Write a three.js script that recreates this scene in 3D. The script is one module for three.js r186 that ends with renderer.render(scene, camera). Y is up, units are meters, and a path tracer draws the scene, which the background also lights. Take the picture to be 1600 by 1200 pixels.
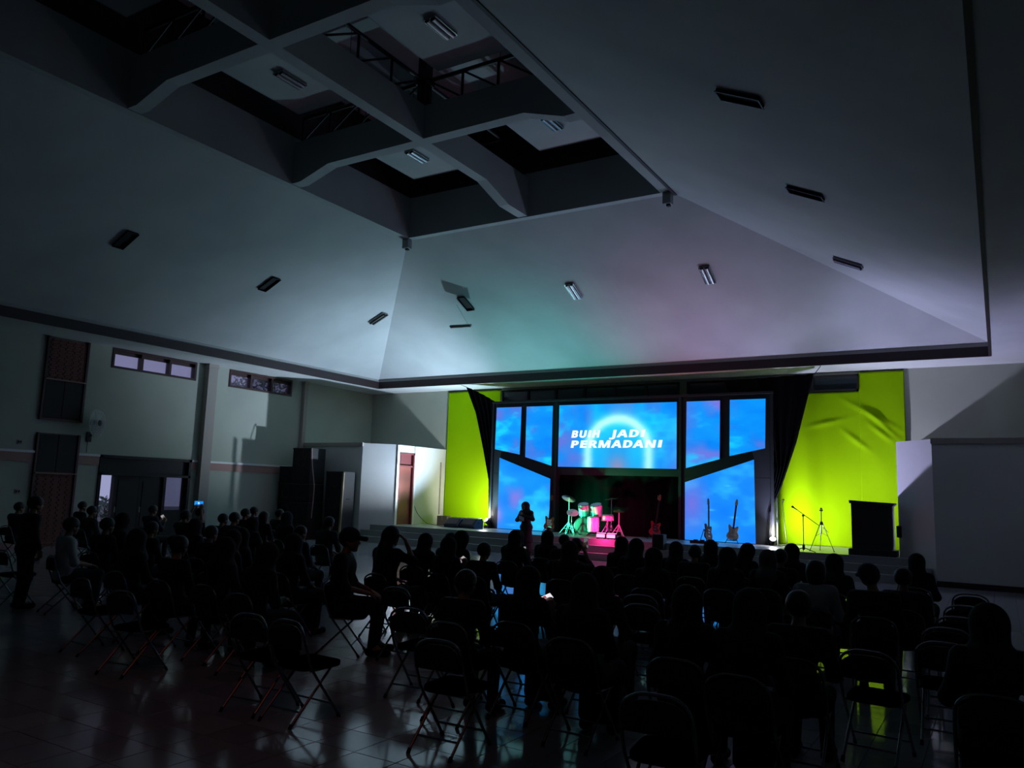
import * as THREE from 'three';
import { mergeGeometries, mergeVertices } from 'three/addons/utils/BufferGeometryUtils.js';
import { RoundedBoxGeometry } from 'three/addons/geometries/RoundedBoxGeometry.js';
import { RectAreaLightUniformsLib } from 'three/addons/lights/RectAreaLightUniformsLib.js';

// ───────── camera, sky, large lights, exposure ─────────
const scene = new THREE.Scene();
const camera = new THREE.PerspectiveCamera(2 * Math.atan(600 / 1233.8) * 180 / Math.PI, 4 / 3, 0.05, 200);
camera.position.set(0, 1.95, 0);
camera.rotation.order = 'YXZ';
camera.rotation.set(THREE.MathUtils.degToRad(7.869), THREE.MathUtils.degToRad(31.665), THREE.MathUtils.degToRad(1.872));
scene.background = new THREE.Color().setRGB(0.3, 0.315, 0.52);       // dull dusk sky outside the hall
const renderer = new THREE.WebGLRenderer({ antialias: true });
renderer.toneMapping = THREE.LinearToneMapping;
renderer.toneMappingExposure = 1.0;
renderer.shadowMap.enabled = true;
RectAreaLightUniformsLib.init();

const LAMP_WIDE = 80, LAMP_CORNER = 205, LAMP_SPILL = 95, LAMP_BACK = 56, LAMP_POINT = 1.6, LAMP_GREEN = 34, LAMP_GREEN_KIT = 62, LAMP_PINK = 12, LAMP_PINK_CEIL = 24, LAMP_RED = 3, SCREEN_LIGHT = 0.12, SCREEN_GLOW = 1.1;
function spot(x, y, z, tx, ty, tz, color, intensity, angle, penumbra, radius = 2) {
  const l = new THREE.SpotLight(color, intensity, 0, angle, penumbra, 2);
  l.position.set(x, y, z); l.target.position.set(tx, ty, tz); scene.add(l, l.target);
  l.castShadow = true; l.shadow.radius = radius; l.shadow.mapSize.set(1024, 1024);
  return l;
}
function point(x, y, z, color, intensity, radius = 2) {
  const l = new THREE.PointLight(color, intensity, 0, 2);
  l.position.set(x, y, z); scene.add(l); l.castShadow = true; l.shadow.radius = radius;
  return l;
}

// ───────── helpers ─────────
let seed = 12345;
const rnd = () => { seed = (seed * 1664525 + 1013904223) >>> 0; return seed / 4294967296; };
const rr = (a, b) => a + (b - a) * rnd();
const V = (x, y, z) => new THREE.Vector3(x, y, z);
const used = {};
function numbered(name) { const n = used[name] = (used[name] ?? -1) + 1; return n ? `${name}_${String(n).padStart(3, '0')}` : name; }
function prep(g) {                                  // uv in metres from the dominant axis
  if (g.index) g = g.toNonIndexed();
  for (const k of Object.keys(g.attributes)) if (!['position', 'normal', 'uv'].includes(k)) g.deleteAttribute(k);
  const p = g.attributes.position, n = g.attributes.normal, uv = new Float32Array(p.count * 2);
  for (let i = 0; i < p.count; i++) {
    const a = Math.abs(n.getX(i)), b = Math.abs(n.getY(i)), c = Math.abs(n.getZ(i));
    const x = p.getX(i), y = p.getY(i), z = p.getZ(i);
    if (b >= a && b >= c) { uv[2 * i] = x; uv[2 * i + 1] = z; } else if (a >= c) { uv[2 * i] = z; uv[2 * i + 1] = y; } else { uv[2 * i] = x; uv[2 * i + 1] = y; }
  }
  g.setAttribute('uv', new THREE.BufferAttribute(uv, 2));
  return g;
}
const merge = list => list.length === 1 ? list[0] : mergeGeometries(list.map(g => prep(g)));
function mesh(name, geo, mat, parent = scene) {
  const g = Array.isArray(geo) ? merge(geo.map(prep)) : geo;
  const m = new THREE.Mesh(g, mat);
  m.name = parent === scene ? numbered(name) : name; m.castShadow = m.receiveShadow = true;
  if (parent !== scene) { const same = parent.children.filter(c => c.name === name || c.name.startsWith(name + '_0')).length; if (same) m.name = `${name}_${String(same).padStart(3, '0')}`; }
  parent.add(m); return m;
}
const box = (x0, x1, y0, y1, z0, z1) => prep(new THREE.BoxGeometry(x1 - x0, y1 - y0, z1 - z0).translate((x0 + x1) / 2, (y0 + y1) / 2, (z0 + z1) / 2));
const rbox = (w, h, d, x, y, z, r = 0.01) => prep(new RoundedBoxGeometry(w, h, d, 2, r).translate(x, y, z));
function tube(points, r, seg = 8, closed = false, n) {
  const c = new THREE.CatmullRomCurve3(points, closed, 'centripetal');
  return prep(new THREE.TubeGeometry(c, n ?? Math.max(2, points.length * 4), r, seg, closed));
}
function rod(a, b, r0, r1 = r0, seg = 8) {
  const d = b.clone().sub(a), g = new THREE.CylinderGeometry(r1, r0, d.length(), seg);
  g.applyQuaternion(new THREE.Quaternion().setFromUnitVectors(V(0, 1, 0), d.clone().normalize()));
  return prep(g.translate((a.x + b.x) / 2, (a.y + b.y) / 2, (a.z + b.z) / 2));
}
const lathe = (pts, seg = 24) => prep(new THREE.LatheGeometry(pts.map(p => new THREE.Vector2(p[0], p[1])), seg));
function prism(pts, z0, z1, bevel = 0) {            // outline in x,y extruded along z
  const s = new THREE.Shape(pts.map(p => new THREE.Vector2(p[0], p[1])));
  const g = new THREE.ExtrudeGeometry(s, { depth: z1 - z0, bevelEnabled: bevel > 0, bevelSize: bevel, bevelThickness: bevel, bevelOffset: -bevel, bevelSegments: 2, curveSegments: 8 });
  return prep(g.translate(0, 0, z0));
}
function slab(a, b, c, d, t) {                       // thick quad, t along its own normal
  if (t < 0) { [a, b, c, d] = [d, c, b, a]; t = -t; }
  const n = b.clone().sub(a).cross(c.clone().sub(a)).normalize().multiplyScalar(t);
  const lo = [a, b, c, d], hi = lo.map(p => p.clone().add(n)), pos = [];
  const q = (p0, p1, p2, p3) => pos.push(...[p0, p1, p2, p0, p2, p3].flatMap(p => [p.x, p.y, p.z]));
  q(lo[3], lo[2], lo[1], lo[0]); q(hi[0], hi[1], hi[2], hi[3]);
  for (let i = 0; i < 4; i++) { const j = (i + 1) % 4; q(lo[i], lo[j], hi[j], hi[i]); }
  const g = new THREE.BufferGeometry(); g.setAttribute('position', new THREE.Float32BufferAttribute(pos, 3)); g.computeVertexNormals();
  g.setAttribute('uv', new THREE.Float32BufferAttribute(new Float32Array(pos.length / 3 * 2), 2));
  return prep(g);
}
function thing(name, label, category, x = 0, y = 0, z = 0, turn = 0, group) {
  const o = new THREE.Group(); o.name = numbered(name); scene.add(o); o.position.set(x, y, z); o.rotation.y = turn;
  o.userData = { label, category }; if (group) o.userData.group = group;
  return o;
}
function struct(name, geo, mat) { const m = mesh(name, geo, mat); m.userData.kind = 'structure'; return m; }
function structGroup(name) { const o = new THREE.Group(); o.name = numbered(name); o.userData.kind = 'structure'; scene.add(o); return o; }
function copyOf(root, label, group) {
  const r = root.clone(); r.name = numbered(root.name.replace(/_\d{3}$/, '')); r.userData = { ...root.userData, label };
  if (group) r.userData.group = group; scene.add(r); return r;
}

// ───────── textures and materials ─────────
function hash2(x, y, s) { let h = (x * 374761393 + y * 668265263 + s * 1442695041) | 0; h = Math.imul(h ^ (h >>> 13), 1274126177); return ((h ^ (h >>> 16)) >>> 0) / 4294967296; }
function vnoise(x, y, per, s) {
  const xi = Math.floor(x), yi = Math.floor(y), fx = x - xi, fy = y - yi, u = fx * fx * (3 - 2 * fx), v = fy * fy * (3 - 2 * fy), w = a => ((a % per) + per) % per;
  const a = hash2(w(xi), w(yi), s), b = hash2(w(xi + 1), w(yi), s), c = hash2(w(xi), w(yi + 1), s), d = hash2(w(xi + 1), w(yi + 1), s);
  return a + (b - a) * u + (c - a) * v + (a - b - c + d) * u * v;
}
const fbm = (x, y, per, s, o = 4) => { let t = 0, a = 0.5; for (let i = 0; i < o; i++) { t += a * vnoise(x, y, per, s + i); x *= 2; y *= 2; per *= 2; a *= 0.5; } return t; };
function dataTex(n, f, metres, srgb = false) {
  const d = new Uint8Array(n * n * 4);
  for (let j = 0; j < n; j++) for (let i = 0; i < n; i++) { const c = f(i / n, j / n), k = 4 * (j * n + i); for (let q = 0; q < 3; q++) d[k + q] = 255 * Math.min(1, Math.max(0, Array.isArray(c) ? c[q] : c)); d[k + 3] = 255; }
  const t = new THREE.DataTexture(d, n, n, THREE.RGBAFormat); t.wrapS = t.wrapT = THREE.RepeatWrapping; t.magFilter = THREE.LinearFilter; t.minFilter = THREE.LinearMipmapLinearFilter; t.generateMipmaps = true;
  if (srgb) t.colorSpace = THREE.SRGBColorSpace; t.repeat.set(1 / metres, 1 / metres); t.needsUpdate = true; return t;
}
const plasterBump = dataTex(512, (u, v) => fbm(u * 6, v * 6, 6, 3, 6), 3.1);
const mottle = dataTex(512, (u, v) => 0.86 + 0.16 * fbm(u * 3, v * 3, 3, 9, 5), 5.3, true);
const fineBump = dataTex(256, (u, v) => fbm(u * 32, v * 32, 32, 21, 3), 0.5);
const clothBump = dataTex(256, (u, v) => 0.5 + 0.25 * Math.sin(u * 402) + 0.25 * Math.sin(v * 402), 0.25);
const woodTex = dataTex(256, (u, v) => 0.6 + 0.4 * fbm(u * 24, v * 2, 2, 41, 4), 0.8, true);
const std = (r, g, b, rough = 0.8, extra = {}) => new THREE.MeshStandardMaterial({ color: new THREE.Color().setRGB(r, g, b), roughness: rough, ...extra });
const M = {
  wall: std(0.42, 0.46, 0.385, 0.75, { map: mottle, bumpMap: plasterBump, bumpScale: 0.006 }),
  wing: std(0.66, 0.67, 0.64, 0.7, { map: mottle, bumpMap: plasterBump, bumpScale: 0.006 }),
  ceiling: std(0.5, 0.52, 0.515, 0.85, { map: mottle, bumpMap: plasterBump, bumpScale: 0.01 }),
  soffit: std(0.7, 0.72, 0.71, 0.85, { map: mottle, bumpMap: plasterBump, bumpScale: 0.01 }),
  concrete: std(0.45, 0.47, 0.465, 0.8, { map: mottle, bumpMap: plasterBump, bumpScale: 0.008 }),
  pillar: std(0.33, 0.3, 0.27, 0.75, { bumpMap: plasterBump, bumpScale: 0.004 }),
  band: std(0.34, 0.2, 0.17, 0.7),
  white: std(0.72, 0.73, 0.72, 0.6),
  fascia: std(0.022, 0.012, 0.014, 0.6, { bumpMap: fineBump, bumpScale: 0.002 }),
  roof: std(0.05, 0.045, 0.045, 0.9),
  steel: std(0.02, 0.016, 0.018, 0.5, { metalness: 0.3 }),
  frameWood: std(0.07, 0.022, 0.02, 0.45, { map: woodTex }),
  darkWood: std(0.005, 0.0035, 0.0035, 0.65, { map: woodTex }),
  redDoor: std(0.42, 0.12, 0.085, 0.5, { map: woodTex }),
  redDark: std(0.2, 0.05, 0.05, 0.5),
  paleWood: std(0.55, 0.42, 0.25, 0.6, { map: woodTex }),
  brick: std(0.16, 0.06, 0.05, 0.85, { bumpMap: fineBump, bumpScale: 0.004 }),
  mortar: std(0.12, 0.1, 0.09, 0.9),
  tile: std(0.3, 0.3, 0.32, 0.13), tileB: std(0.26, 0.26, 0.285, 0.16), tileC: std(0.33, 0.33, 0.345, 0.11),
  grout: std(0.04, 0.04, 0.045, 0.7),
  stage: std(0.36, 0.38, 0.38, 0.3, { bumpMap: fineBump, bumpScale: 0.0015 }),
  stageFace: std(0.3, 0.32, 0.31, 0.4),
  lime: new THREE.MeshPhysicalMaterial({ color: new THREE.Color().setRGB(0.23, 0.44, 0.0012), roughness: 0.95, specularIntensity: 0.1, bumpMap: clothBump, bumpScale: 0.001, side: THREE.DoubleSide }),
  blackCloth: new THREE.MeshPhysicalMaterial({ color: new THREE.Color().setRGB(0.003, 0.0035, 0.0042), roughness: 0.95, specularIntensity: 0.15, bumpMap: clothBump, bumpScale: 0.001, side: THREE.DoubleSide }),
  blackBoard: std(0.009, 0.01, 0.014, 0.7),
  blackBox: std(0.012, 0.013, 0.015, 0.55, { bumpMap: fineBump, bumpScale: 0.0015 }),
  blackSide: std(0.012, 0.014, 0.015, 0.7, { bumpMap: fineBump, bumpScale: 0.0015 }),
  grille: std(0.006, 0.006, 0.007, 0.6, { metalness: 0.4 }),
  metal: std(0.55, 0.55, 0.56, 0.28, { metalness: 1 }),
  chrome: std(0.24, 0.24, 0.245, 0.24, { metalness: 1 }),
  blackMetal: std(0.02, 0.02, 0.02, 0.4, { metalness: 0.6 }),
  vinyl: std(0.012, 0.011, 0.011, 0.6, { bumpMap: fineBump, bumpScale: 0.001 }),
  rubber: std(0.01, 0.01, 0.01, 0.8),
  gray: std(0.3, 0.31, 0.3, 0.5),
  cardboard: std(0.22, 0.16, 0.11, 0.85),
  cable: std(0.55, 0.33, 0.3, 0.6),
  blackCable: std(0.02, 0.02, 0.02, 0.6),
  brass: std(0.75, 0.55, 0.25, 0.25, { metalness: 1 }),
  drumShell: std(0.08, 0.03, 0.05, 0.3), acrylic: std(0.4, 0.4, 0.42, 0.5), drumHead: std(0.7, 0.7, 0.68, 0.6),
  frosted: new THREE.MeshPhysicalMaterial({ color: new THREE.Color().setRGB(0.8, 0.78, 0.82), transmission: 1, thickness: 0, roughness: 0.32, ior: 1.45 }),
  dimGlass: new THREE.MeshPhysicalMaterial({ color: new THREE.Color().setRGB(0.45, 0.44, 0.48), transmission: 1, thickness: 0, roughness: 0.25, ior: 1.45 }),
  darkGlass: std(0.02, 0.03, 0.035, 0.12),
  leaf: std(0.2, 0.26, 0.22, 0.7, { side: THREE.DoubleSide }), bark: std(0.06, 0.045, 0.035, 0.9), soil: std(0.1, 0.09, 0.08, 0.95),
  skin: std(0.3, 0.16, 0.1, 0.6), hair: std(0.008, 0.007, 0.007, 0.5),
};
const glow = (r, g, b, k = 1, map) => new THREE.MeshStandardMaterial({ color: 0x000000, emissive: new THREE.Color().setRGB(r, g, b), emissiveIntensity: k, emissiveMap: map ?? null, roughness: 0.4 });

// ───────── the hall ─────────
const XL = -23.79, XR = 1.87, ZB = -26.72, ZR = 8.6, HS = 6.135, HE = 6.505;
const EL = -22.15, ER = -0.03, EF = -25.2, EB = 7.0;                     // eaves of the raised ceiling
const CL = -15.13, CR = -6.98, CF = -18.2, CB = 0.0, HC = 9.61, HT = 10.88;   // inner faces of the coffered opening
const HF = 0.62;                                                          // stage floor
const DZ0 = -17.6, DZ1 = -14.32;                                          // door in the left wall

// floor: nearest tiles one by one, the others joined
const floor = structGroup('floor');
mesh('floor_slab', box(XL - 0.3, XR + 0.3, -0.2, -0.012, ZB - 0.3, ZR + 0.3), M.grout, floor);
{
  const s = 0.4, near = [], far = [];
  for (let x = XL + s / 2; x < XR; x += s) for (let z = ZB + s / 2; z < ZR; z += s) {
    if (z < -23.1 || z > 6) { if (z < -23.1) continue; }
    const p = V(x, 0, z).project((camera.updateMatrixWorld(), camera));
    const d = Math.hypot(x, z), inView = z < 0 && Math.abs(p.x) < 1.02 && p.y < 0 && p.y > -1.06 && p.z < 1;
    (inView ? near : far).push([d, x, z]);
  }
  near.sort((a, b) => a[0] - b[0]); far.push(...near.splice(300));
  const shape = prep(new RoundedBoxGeometry(s - 0.005, 0.012, s - 0.005, 1, 0.002)).translate(0, -0.006, 0);
  const plain = prep(new THREE.BoxGeometry(s - 0.005, 0.012, s - 0.005)).translate(0, -0.006, 0);
  for (const [, x, z] of near) {
    const t = mesh('tile', shape, [M.tile, M.tileB, M.tileC][Math.floor(rnd() * 3)], floor);
    t.position.set(x, 0, z); t.rotation.set(rr(-1, 1) * 0.0022, 0, rr(-1, 1) * 0.0022);
  }
  const geos = far.map(([, x, z]) => plain.clone().rotateX(rr(-1, 1) * 0.002).rotateZ(rr(-1, 1) * 0.002).translate(x, 0, z));
  const rest = mesh('tile_field', mergeGeometries(geos), M.tile, floor); rest.userData.kind = 'stuff';
}

// walls
const windowsLeft = [[-17.5, -14.4, [1, 1, 1]], [-21.92, -18.9, [1, 2, 3]]];
{
  const zs = [[ZB, -21.92], [-18.9, DZ0], [DZ0, -17.5], [DZ1, ZR]], T = 0.3, g = [];
  g.push(box(XL - T, XL, 0, HS + 0.4, ZB - T, -21.92), box(XL - T, XL, 0, 5.46, -21.92, -18.9), box(XL - T, XL, 6.1, HS + 0.4, -21.92, -18.9));
  g.push(box(XL - T, XL, 0, HS + 0.4, -18.9, DZ0), box(XL - T, XL, 2.73, 5.48, DZ0, DZ1), box(XL - T, XL, 6.12, HS + 0.4, DZ0, DZ1), box(XL - T, XL, 5.48, 6.12, DZ0, -17.5), box(XL - T, XL, 5.48, 6.12, -14.4, DZ1));
  g.push(box(XL - T, XL, 0, HS + 0.4, DZ1, ZR + T));
  struct('wall_left', g, M.wall);
  struct('wall_back', box(XL, XR + T, -0.2, HS + 0.4, ZB - T, ZB), M.wall);
  struct('wall_right', box(XR, XR + T, -0.2, HS + 0.4, ZB, ZR + T), M.wall);
  struct('wall_rear', box(XL, XR, -0.2, HS + 0.4, ZR, ZR + T), M.wall);
}
// dado moulding on the left wall
{
  const seg = [[-22.5, -18.22], [-17.84, -17.62], [-14.3, -13.6], [-12.4, ZR]];
  const a = [], b = [];
  for (const [p, q] of seg) { a.push(box(XL, XL + 0.06, 2.66, 2.73, p, q)); b.push(box(XL, XL + 0.035, 2.4, 2.66, p, q)); }
  struct('trim_1', a, M.white); struct('trim_2', b, M.band);
}
struct('trim_3', [box(XL, XL + 0.02, 0, 0.12, ZB, DZ0), box(XL, XL + 0.02, 0, 0.12, DZ1, ZR)], M.band).name = 'baseboard_left';
// pillars along the left wall
for (const [a, b, d] of [[-18.22, -17.84, 0.24], [-22.66, -22.48, 0.16], [-10.6, -10.2, 0.24], [-5.6, -5.2, 0.24]])
  struct('pillar', [box(XL - 0.02, XL + d, 0, HS, a, b), box(XL - 0.02, XL + d + 0.02, HS - 0.14, HS, a - 0.02, b + 0.02)], M.pillar);
// brick strips between the wall bays
for (const [y0, y1, dark] of [[3.7, 6.12, true], [0, 3.26, false]]) {
  const p = structGroup('wall_brick_panel'), z0 = -13.55, z1 = -12.4, g = [];
  mesh('mortar_bed', box(XL - 0.01, XL + 0.015, y0, y1, z0, z1), M.mortar, p);
  mesh('panel_frame', [box(XL, XL + 0.09, y0, y1, z0 - 0.06, z0), box(XL, XL + 0.09, y0, y1, z1, z1 + 0.06), box(XL, XL + 0.09, y0 - 0.06, y0, z0 - 0.06, z1 + 0.06)], M.frameWood, p);
  const split = dark ? 4.86 : 2.1, b0 = dark ? split : y0, b1 = dark ? y1 : split, s0 = dark ? y0 : split, s1 = dark ? split : y1;
  for (let y = b0 + 0.04, k = 0; y < b1 - 0.03; y += 0.075, k++) for (let z = z0 + (k % 2 ? 0.06 : 0.11); z < z1 - 0.06; z += 0.22)
    g.push(box(XL + 0.01, XL + 0.035 + rr(0, 0.015), y - 0.03, y + 0.03, Math.max(z0, z - 0.105), Math.min(z1, z + 0.1)));
  mesh('brick', g, M.brick, p).userData.kind = 'stuff';
  mesh('shutter', [box(XL, XL + 0.05, s0 + 0.03, s1 - 0.03, z0 + 0.03, (z0 + z1) / 2 - 0.01), box(XL, XL + 0.05, s0 + 0.03, s1 - 0.03, (z0 + z1) / 2 + 0.01, z1 - 0.03)], M.darkWood, p);
  mesh('ledge', box(XL, XL + 0.13, split - 0.03, split + 0.01, z0 - 0.03, z1 + 0.03), M.band, p);
}
// high windows of the left wall
windowsLeft.forEach(([z0, z1, panes], n) => {
  const y0 = n ? 5.46 : 5.48, y1 = n ? 6.1 : 6.12, w = structGroup('window_' + (n + 1)), x = XL - 0.14, f = 0.07;
  mesh('window_frame', [box(x - 0.05, XL + 0.03, y0, y0 + f, z0, z1), box(x - 0.05, XL + 0.03, y1 - f, y1, z0, z1), box(x - 0.05, XL + 0.03, y0 + f, y1 - f, z0, z0 + f), box(x - 0.05, XL + 0.03, y0 + f, y1 - f, z1 - f, z1)], M.frameWood, w);
  const step = (z1 - z0) / 3;
  for (let k = 0; k < 3; k++) {
    const a = z0 + k * step, b = a + step;
    if (k) mesh('mullion', box(x - 0.05, XL + 0.02, y0 + f, y1 - f, a - 0.04, a + 0.04), M.frameWood, w);
    const kind = panes[2 - k];
    mesh('pane', box(x - 0.004, x + 0.004, y0 + f, y1 - f, a + 0.04, b - 0.04), kind === 1 ? M.frosted : M.dimGlass, w);
    mesh('sash', [box(x - 0.03, x + 0.03, y1 - f - 0.1, y1 - f, a + 0.04, b - 0.04)], M.frameWood, w);
  }
});
// double door with side lights in the left wall
{
  const d = structGroup('door_1'), x = XL - 0.12, f = 0.09;
  mesh('door_frame', [box(x - 0.1, XL + 0.05, 0, 2.73, DZ0, DZ0 + f), box(x - 0.1, XL + 0.05, 0, 2.73, DZ1 - f, DZ1), box(x - 0.1, XL + 0.05, 2.64, 2.73, DZ0, DZ1), box(x - 0.1, XL + 0.05, 2.1, 2.18, DZ0, DZ1)], M.darkWood, d);
  mesh('transom_panel', [box(x - 0.03, x + 0.03, 2.18, 2.64, DZ0 + f, DZ1 - f)], M.darkWood, d);
  for (const [a, b] of [[-16.62, -15.8], [-15.78, -14.95]]) {
    const leaf = mesh('door_leaf', [box(x - 0.03, x + 0.03, 0.01, 2.1, a, b), box(x + 0.03, x + 0.05, 0.2, 0.95, a + 0.12, b - 0.12), box(x + 0.03, x + 0.05, 1.1, 1.95, a + 0.12, b - 0.12)], M.darkWood, d);
    mesh('handle', rod(V(x + 0.06, 0.95, b - 0.06), V(x + 0.06, 1.12, b - 0.06), 0.012), M.metal, leaf);
  }
  mesh('mullion', [box(x - 0.06, XL, 0, 2.1, -16.72, -16.62), box(x - 0.06, XL, 0, 2.1, -14.95, -14.88)], M.darkWood, d);
  const side = mesh('door_leaf', [box(x - 0.03, x + 0.03, 0.01, 1.02, -17.5, -16.72), box(x - 0.03, x + 0.03, 1.02, 2.1, -17.5, -17.4), box(x - 0.03, x + 0.03, 1.02, 2.1, -16.78, -16.72)], M.darkWood, d);
  mesh('pane', box(x - 0.004, x + 0.004, 1.02, 2.1, -17.4, -16.78), M.dimGlass, side);
}
// soffit and eaves
{
  const t = 0.12;
  struct('ceiling_soffit', [box(XL, EL, HS, HS + t, ZB, ZR), box(ER, XR, HS, HS + t, ZB, ZR), box(EL, ER, HS, HS + t, ZB, EF), box(EL, ER, HS, HS + t, EB, ZR)], M.soffit);
  struct('trim_4', [box(EL - 0.02, EL + 0.05, HS - 0.01, HS + 0.27, EF, EB), box(ER - 0.05, ER + 0.02, HS - 0.01, HS + 0.27, EF, EB), box(EL, ER, HS - 0.01, HS + 0.27, EF - 0.02, EF + 0.05), box(EL, ER, HS - 0.01, HS + 0.27, EB - 0.05, EB + 0.02)], M.fascia);
  struct('trim_5', [box(EL - 0.1, EL + 0.02, HS + 0.25, HE + 0.02, EF - 0.1, EB), box(ER - 0.02, ER + 0.1, HS + 0.25, HE + 0.02, EF - 0.1, EB), box(EL - 0.1, ER + 0.1, HS + 0.25, HE + 0.02, EF - 0.1, EF + 0.02), box(EL, ER, HS + 0.25, HE + 0.02, EB - 0.02, EB + 0.1)], M.gray);
}
// hipped ceiling slopes
const OL = CL - 0.22, OR = CR + 0.3, OF = CF - 0.22, OB = CB + 0.22;
struct('ceiling_slope', slab(V(EL, HE, EB), V(EL, HE, EF), V(OL, HC, OF), V(OL, HC, OB), -0.14), M.ceiling);
struct('ceiling_slope', slab(V(EL, HE, EF), V(ER, HE, EF), V(OR, HC, OF), V(OL, HC, OF), -0.14), M.ceiling);
struct('ceiling_slope', slab(V(ER, HE, EF), V(ER, HE, EB), V(OR, HC, OB), V(OR, HC, OF), -0.14), M.ceiling);
struct('ceiling_slope', slab(V(ER, HE, EB), V(EL, HE, EB), V(OL, HC, OB), V(OR, HC, OB), -0.14), M.ceiling);
// rim walls of the coffered opening, dark roof space above
struct('ceiling_rim', [box(OL, CL, HC, HT, OF, OB), box(CR, OR, HC, HT, OF, OB), box(CL, CR, HC, HT, OF, CF), box(CL, CR, HC, HT, CB, OB)], M.concrete);
struct('trim_6', [box(OR - 0.02, OR + 0.05, HC - 0.05, HC + 0.02, OF, OB)], M.fascia);
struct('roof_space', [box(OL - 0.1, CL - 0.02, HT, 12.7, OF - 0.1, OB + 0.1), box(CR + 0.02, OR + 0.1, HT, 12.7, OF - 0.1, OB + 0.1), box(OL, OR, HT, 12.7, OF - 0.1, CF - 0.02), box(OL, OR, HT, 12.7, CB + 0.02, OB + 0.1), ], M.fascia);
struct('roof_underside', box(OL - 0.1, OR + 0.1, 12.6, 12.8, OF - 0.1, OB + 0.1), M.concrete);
// concrete beams crossing the opening, with haunches at their ends
const CX = -11.05, ZBEAM = [-13.6, -9.08, -4.55], BM = 9.93, BT = 10.74;
{
  const prof = (L, a) => [[0, HC + 0.02], [L * 0.055, HC + 0.02], [L * a, BM], [L * (1 - a), BM], [L * 0.945, HC + 0.02], [L, HC + 0.02], [L, BT], [0, BT]];
  const lens = CB - CF, gz = prism(prof(lens, 0.115), -0.15, 0.15).rotateY(-Math.PI / 2).translate(CX, 0, CF);
  struct('ceiling_beam', gz, M.concrete);
  for (const z of ZBEAM) {
    const L = CR - CL;
    struct('ceiling_beam', [prism([[0, HC + 0.02], [0.3, HC + 0.02], [1.25, BM], [CX - CL - 0.15, BM], [CX - CL - 0.15, BT], [0, BT]], -0.15, 0.15).translate(CL, 0, z), prism([[CX - CL + 0.15, BM], [L - 1.25, BM], [L - 0.3, HC + 0.02], [L, HC + 0.02], [L, BT], [CX - CL + 0.15, BT]], -0.15, 0.15).translate(CL, 0, z)], M.concrete);
  }
}
// steel trusses standing on the beams
{
  const chordY = 11.42, run = (a, b) => {
    const t = structGroup('roof_truss'), d = b.clone().sub(a), n = Math.max(2, Math.round(d.length() / 1.05)), at = (k, y) => V(a.x + d.x * k / n, y, a.z + d.z * k / n);
    const bar = (p, q, r) => rod(p, q, r, r, 6);
    mesh('chord', bar(at(0, chordY), at(n, chordY), 0.05), M.steel, t);
    for (let k = 0; k <= n; k++) mesh('post', bar(at(k, BT), at(k, chordY), 0.032), M.steel, t);
    for (let k = 0; k < n; k++) mesh('diagonal', bar(at(k, chordY), at(k + 1, BT + 0.05), 0.026), M.steel, t);
  };
  const zz = [CF, ...ZBEAM, CB];
  for (let k = 0; k < 4; k++) run(V(CX, 0, zz[k] + 0.12), V(CX, 0, zz[k + 1] - 0.12));
  for (const z of ZBEAM) { run(V(CX - 0.12, 0, z), V(CL + 0.1, 0, z)); run(V(CX + 0.12, 0, z), V(CR - 0.1, 0, z)); }
  for (const z of ZBEAM) struct('roof_post', [box(CX - 0.12, CX + 0.12, BT - 0.02, 12.6, z - 0.12, z + 0.12), box(CX - 0.16, CX + 0.16, chordY - 0.1, chordY + 0.06, z - 0.16, z + 0.16)], M.steel);
}

// ───────── ceiling panels and light fittings ─────────
const PY = 10.95;
for (const [i, cx] of [[0, (CL + CX - 0.15) / 2], [1, (CX + 0.15 + CR) / 2]]) for (const cz of [-15.87, -11.34, -6.82, -2.28]) {
  const hx = 1.02, hz = 1.33, p = structGroup('ceiling_panel');
  mesh('board', rbox(2 * hx, 0.06, 2 * hz, cx, PY + 0.03, cz, 0.01), M.ceiling, p);
  mesh('edge_strip', [box(cx - hx - 0.02, cx - hx, PY, PY + 0.12, cz - hz, cz + hz), box(cx + hx, cx + hx + 0.02, PY, PY + 0.12, cz - hz, cz + hz), box(cx - hx, cx + hx, PY, PY + 0.12, cz - hz - 0.02, cz - hz), box(cx - hx, cx + hx, PY, PY + 0.12, cz + hz, cz + hz + 0.02)], M.gray, p);
  for (const [a, b] of [[-1, -1], [1, -1], [-1, 1], [1, 1]]) mesh('hanger_rod', rod(V(cx + a * 0.8, PY + 0.05, cz + b * 1.1), V(cx + a * 0.8, 12.62, cz + b * 1.1), 0.008, 0.008, 6), M.steel, p);
}
const W = 0.3, LG = 0.7;
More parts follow.
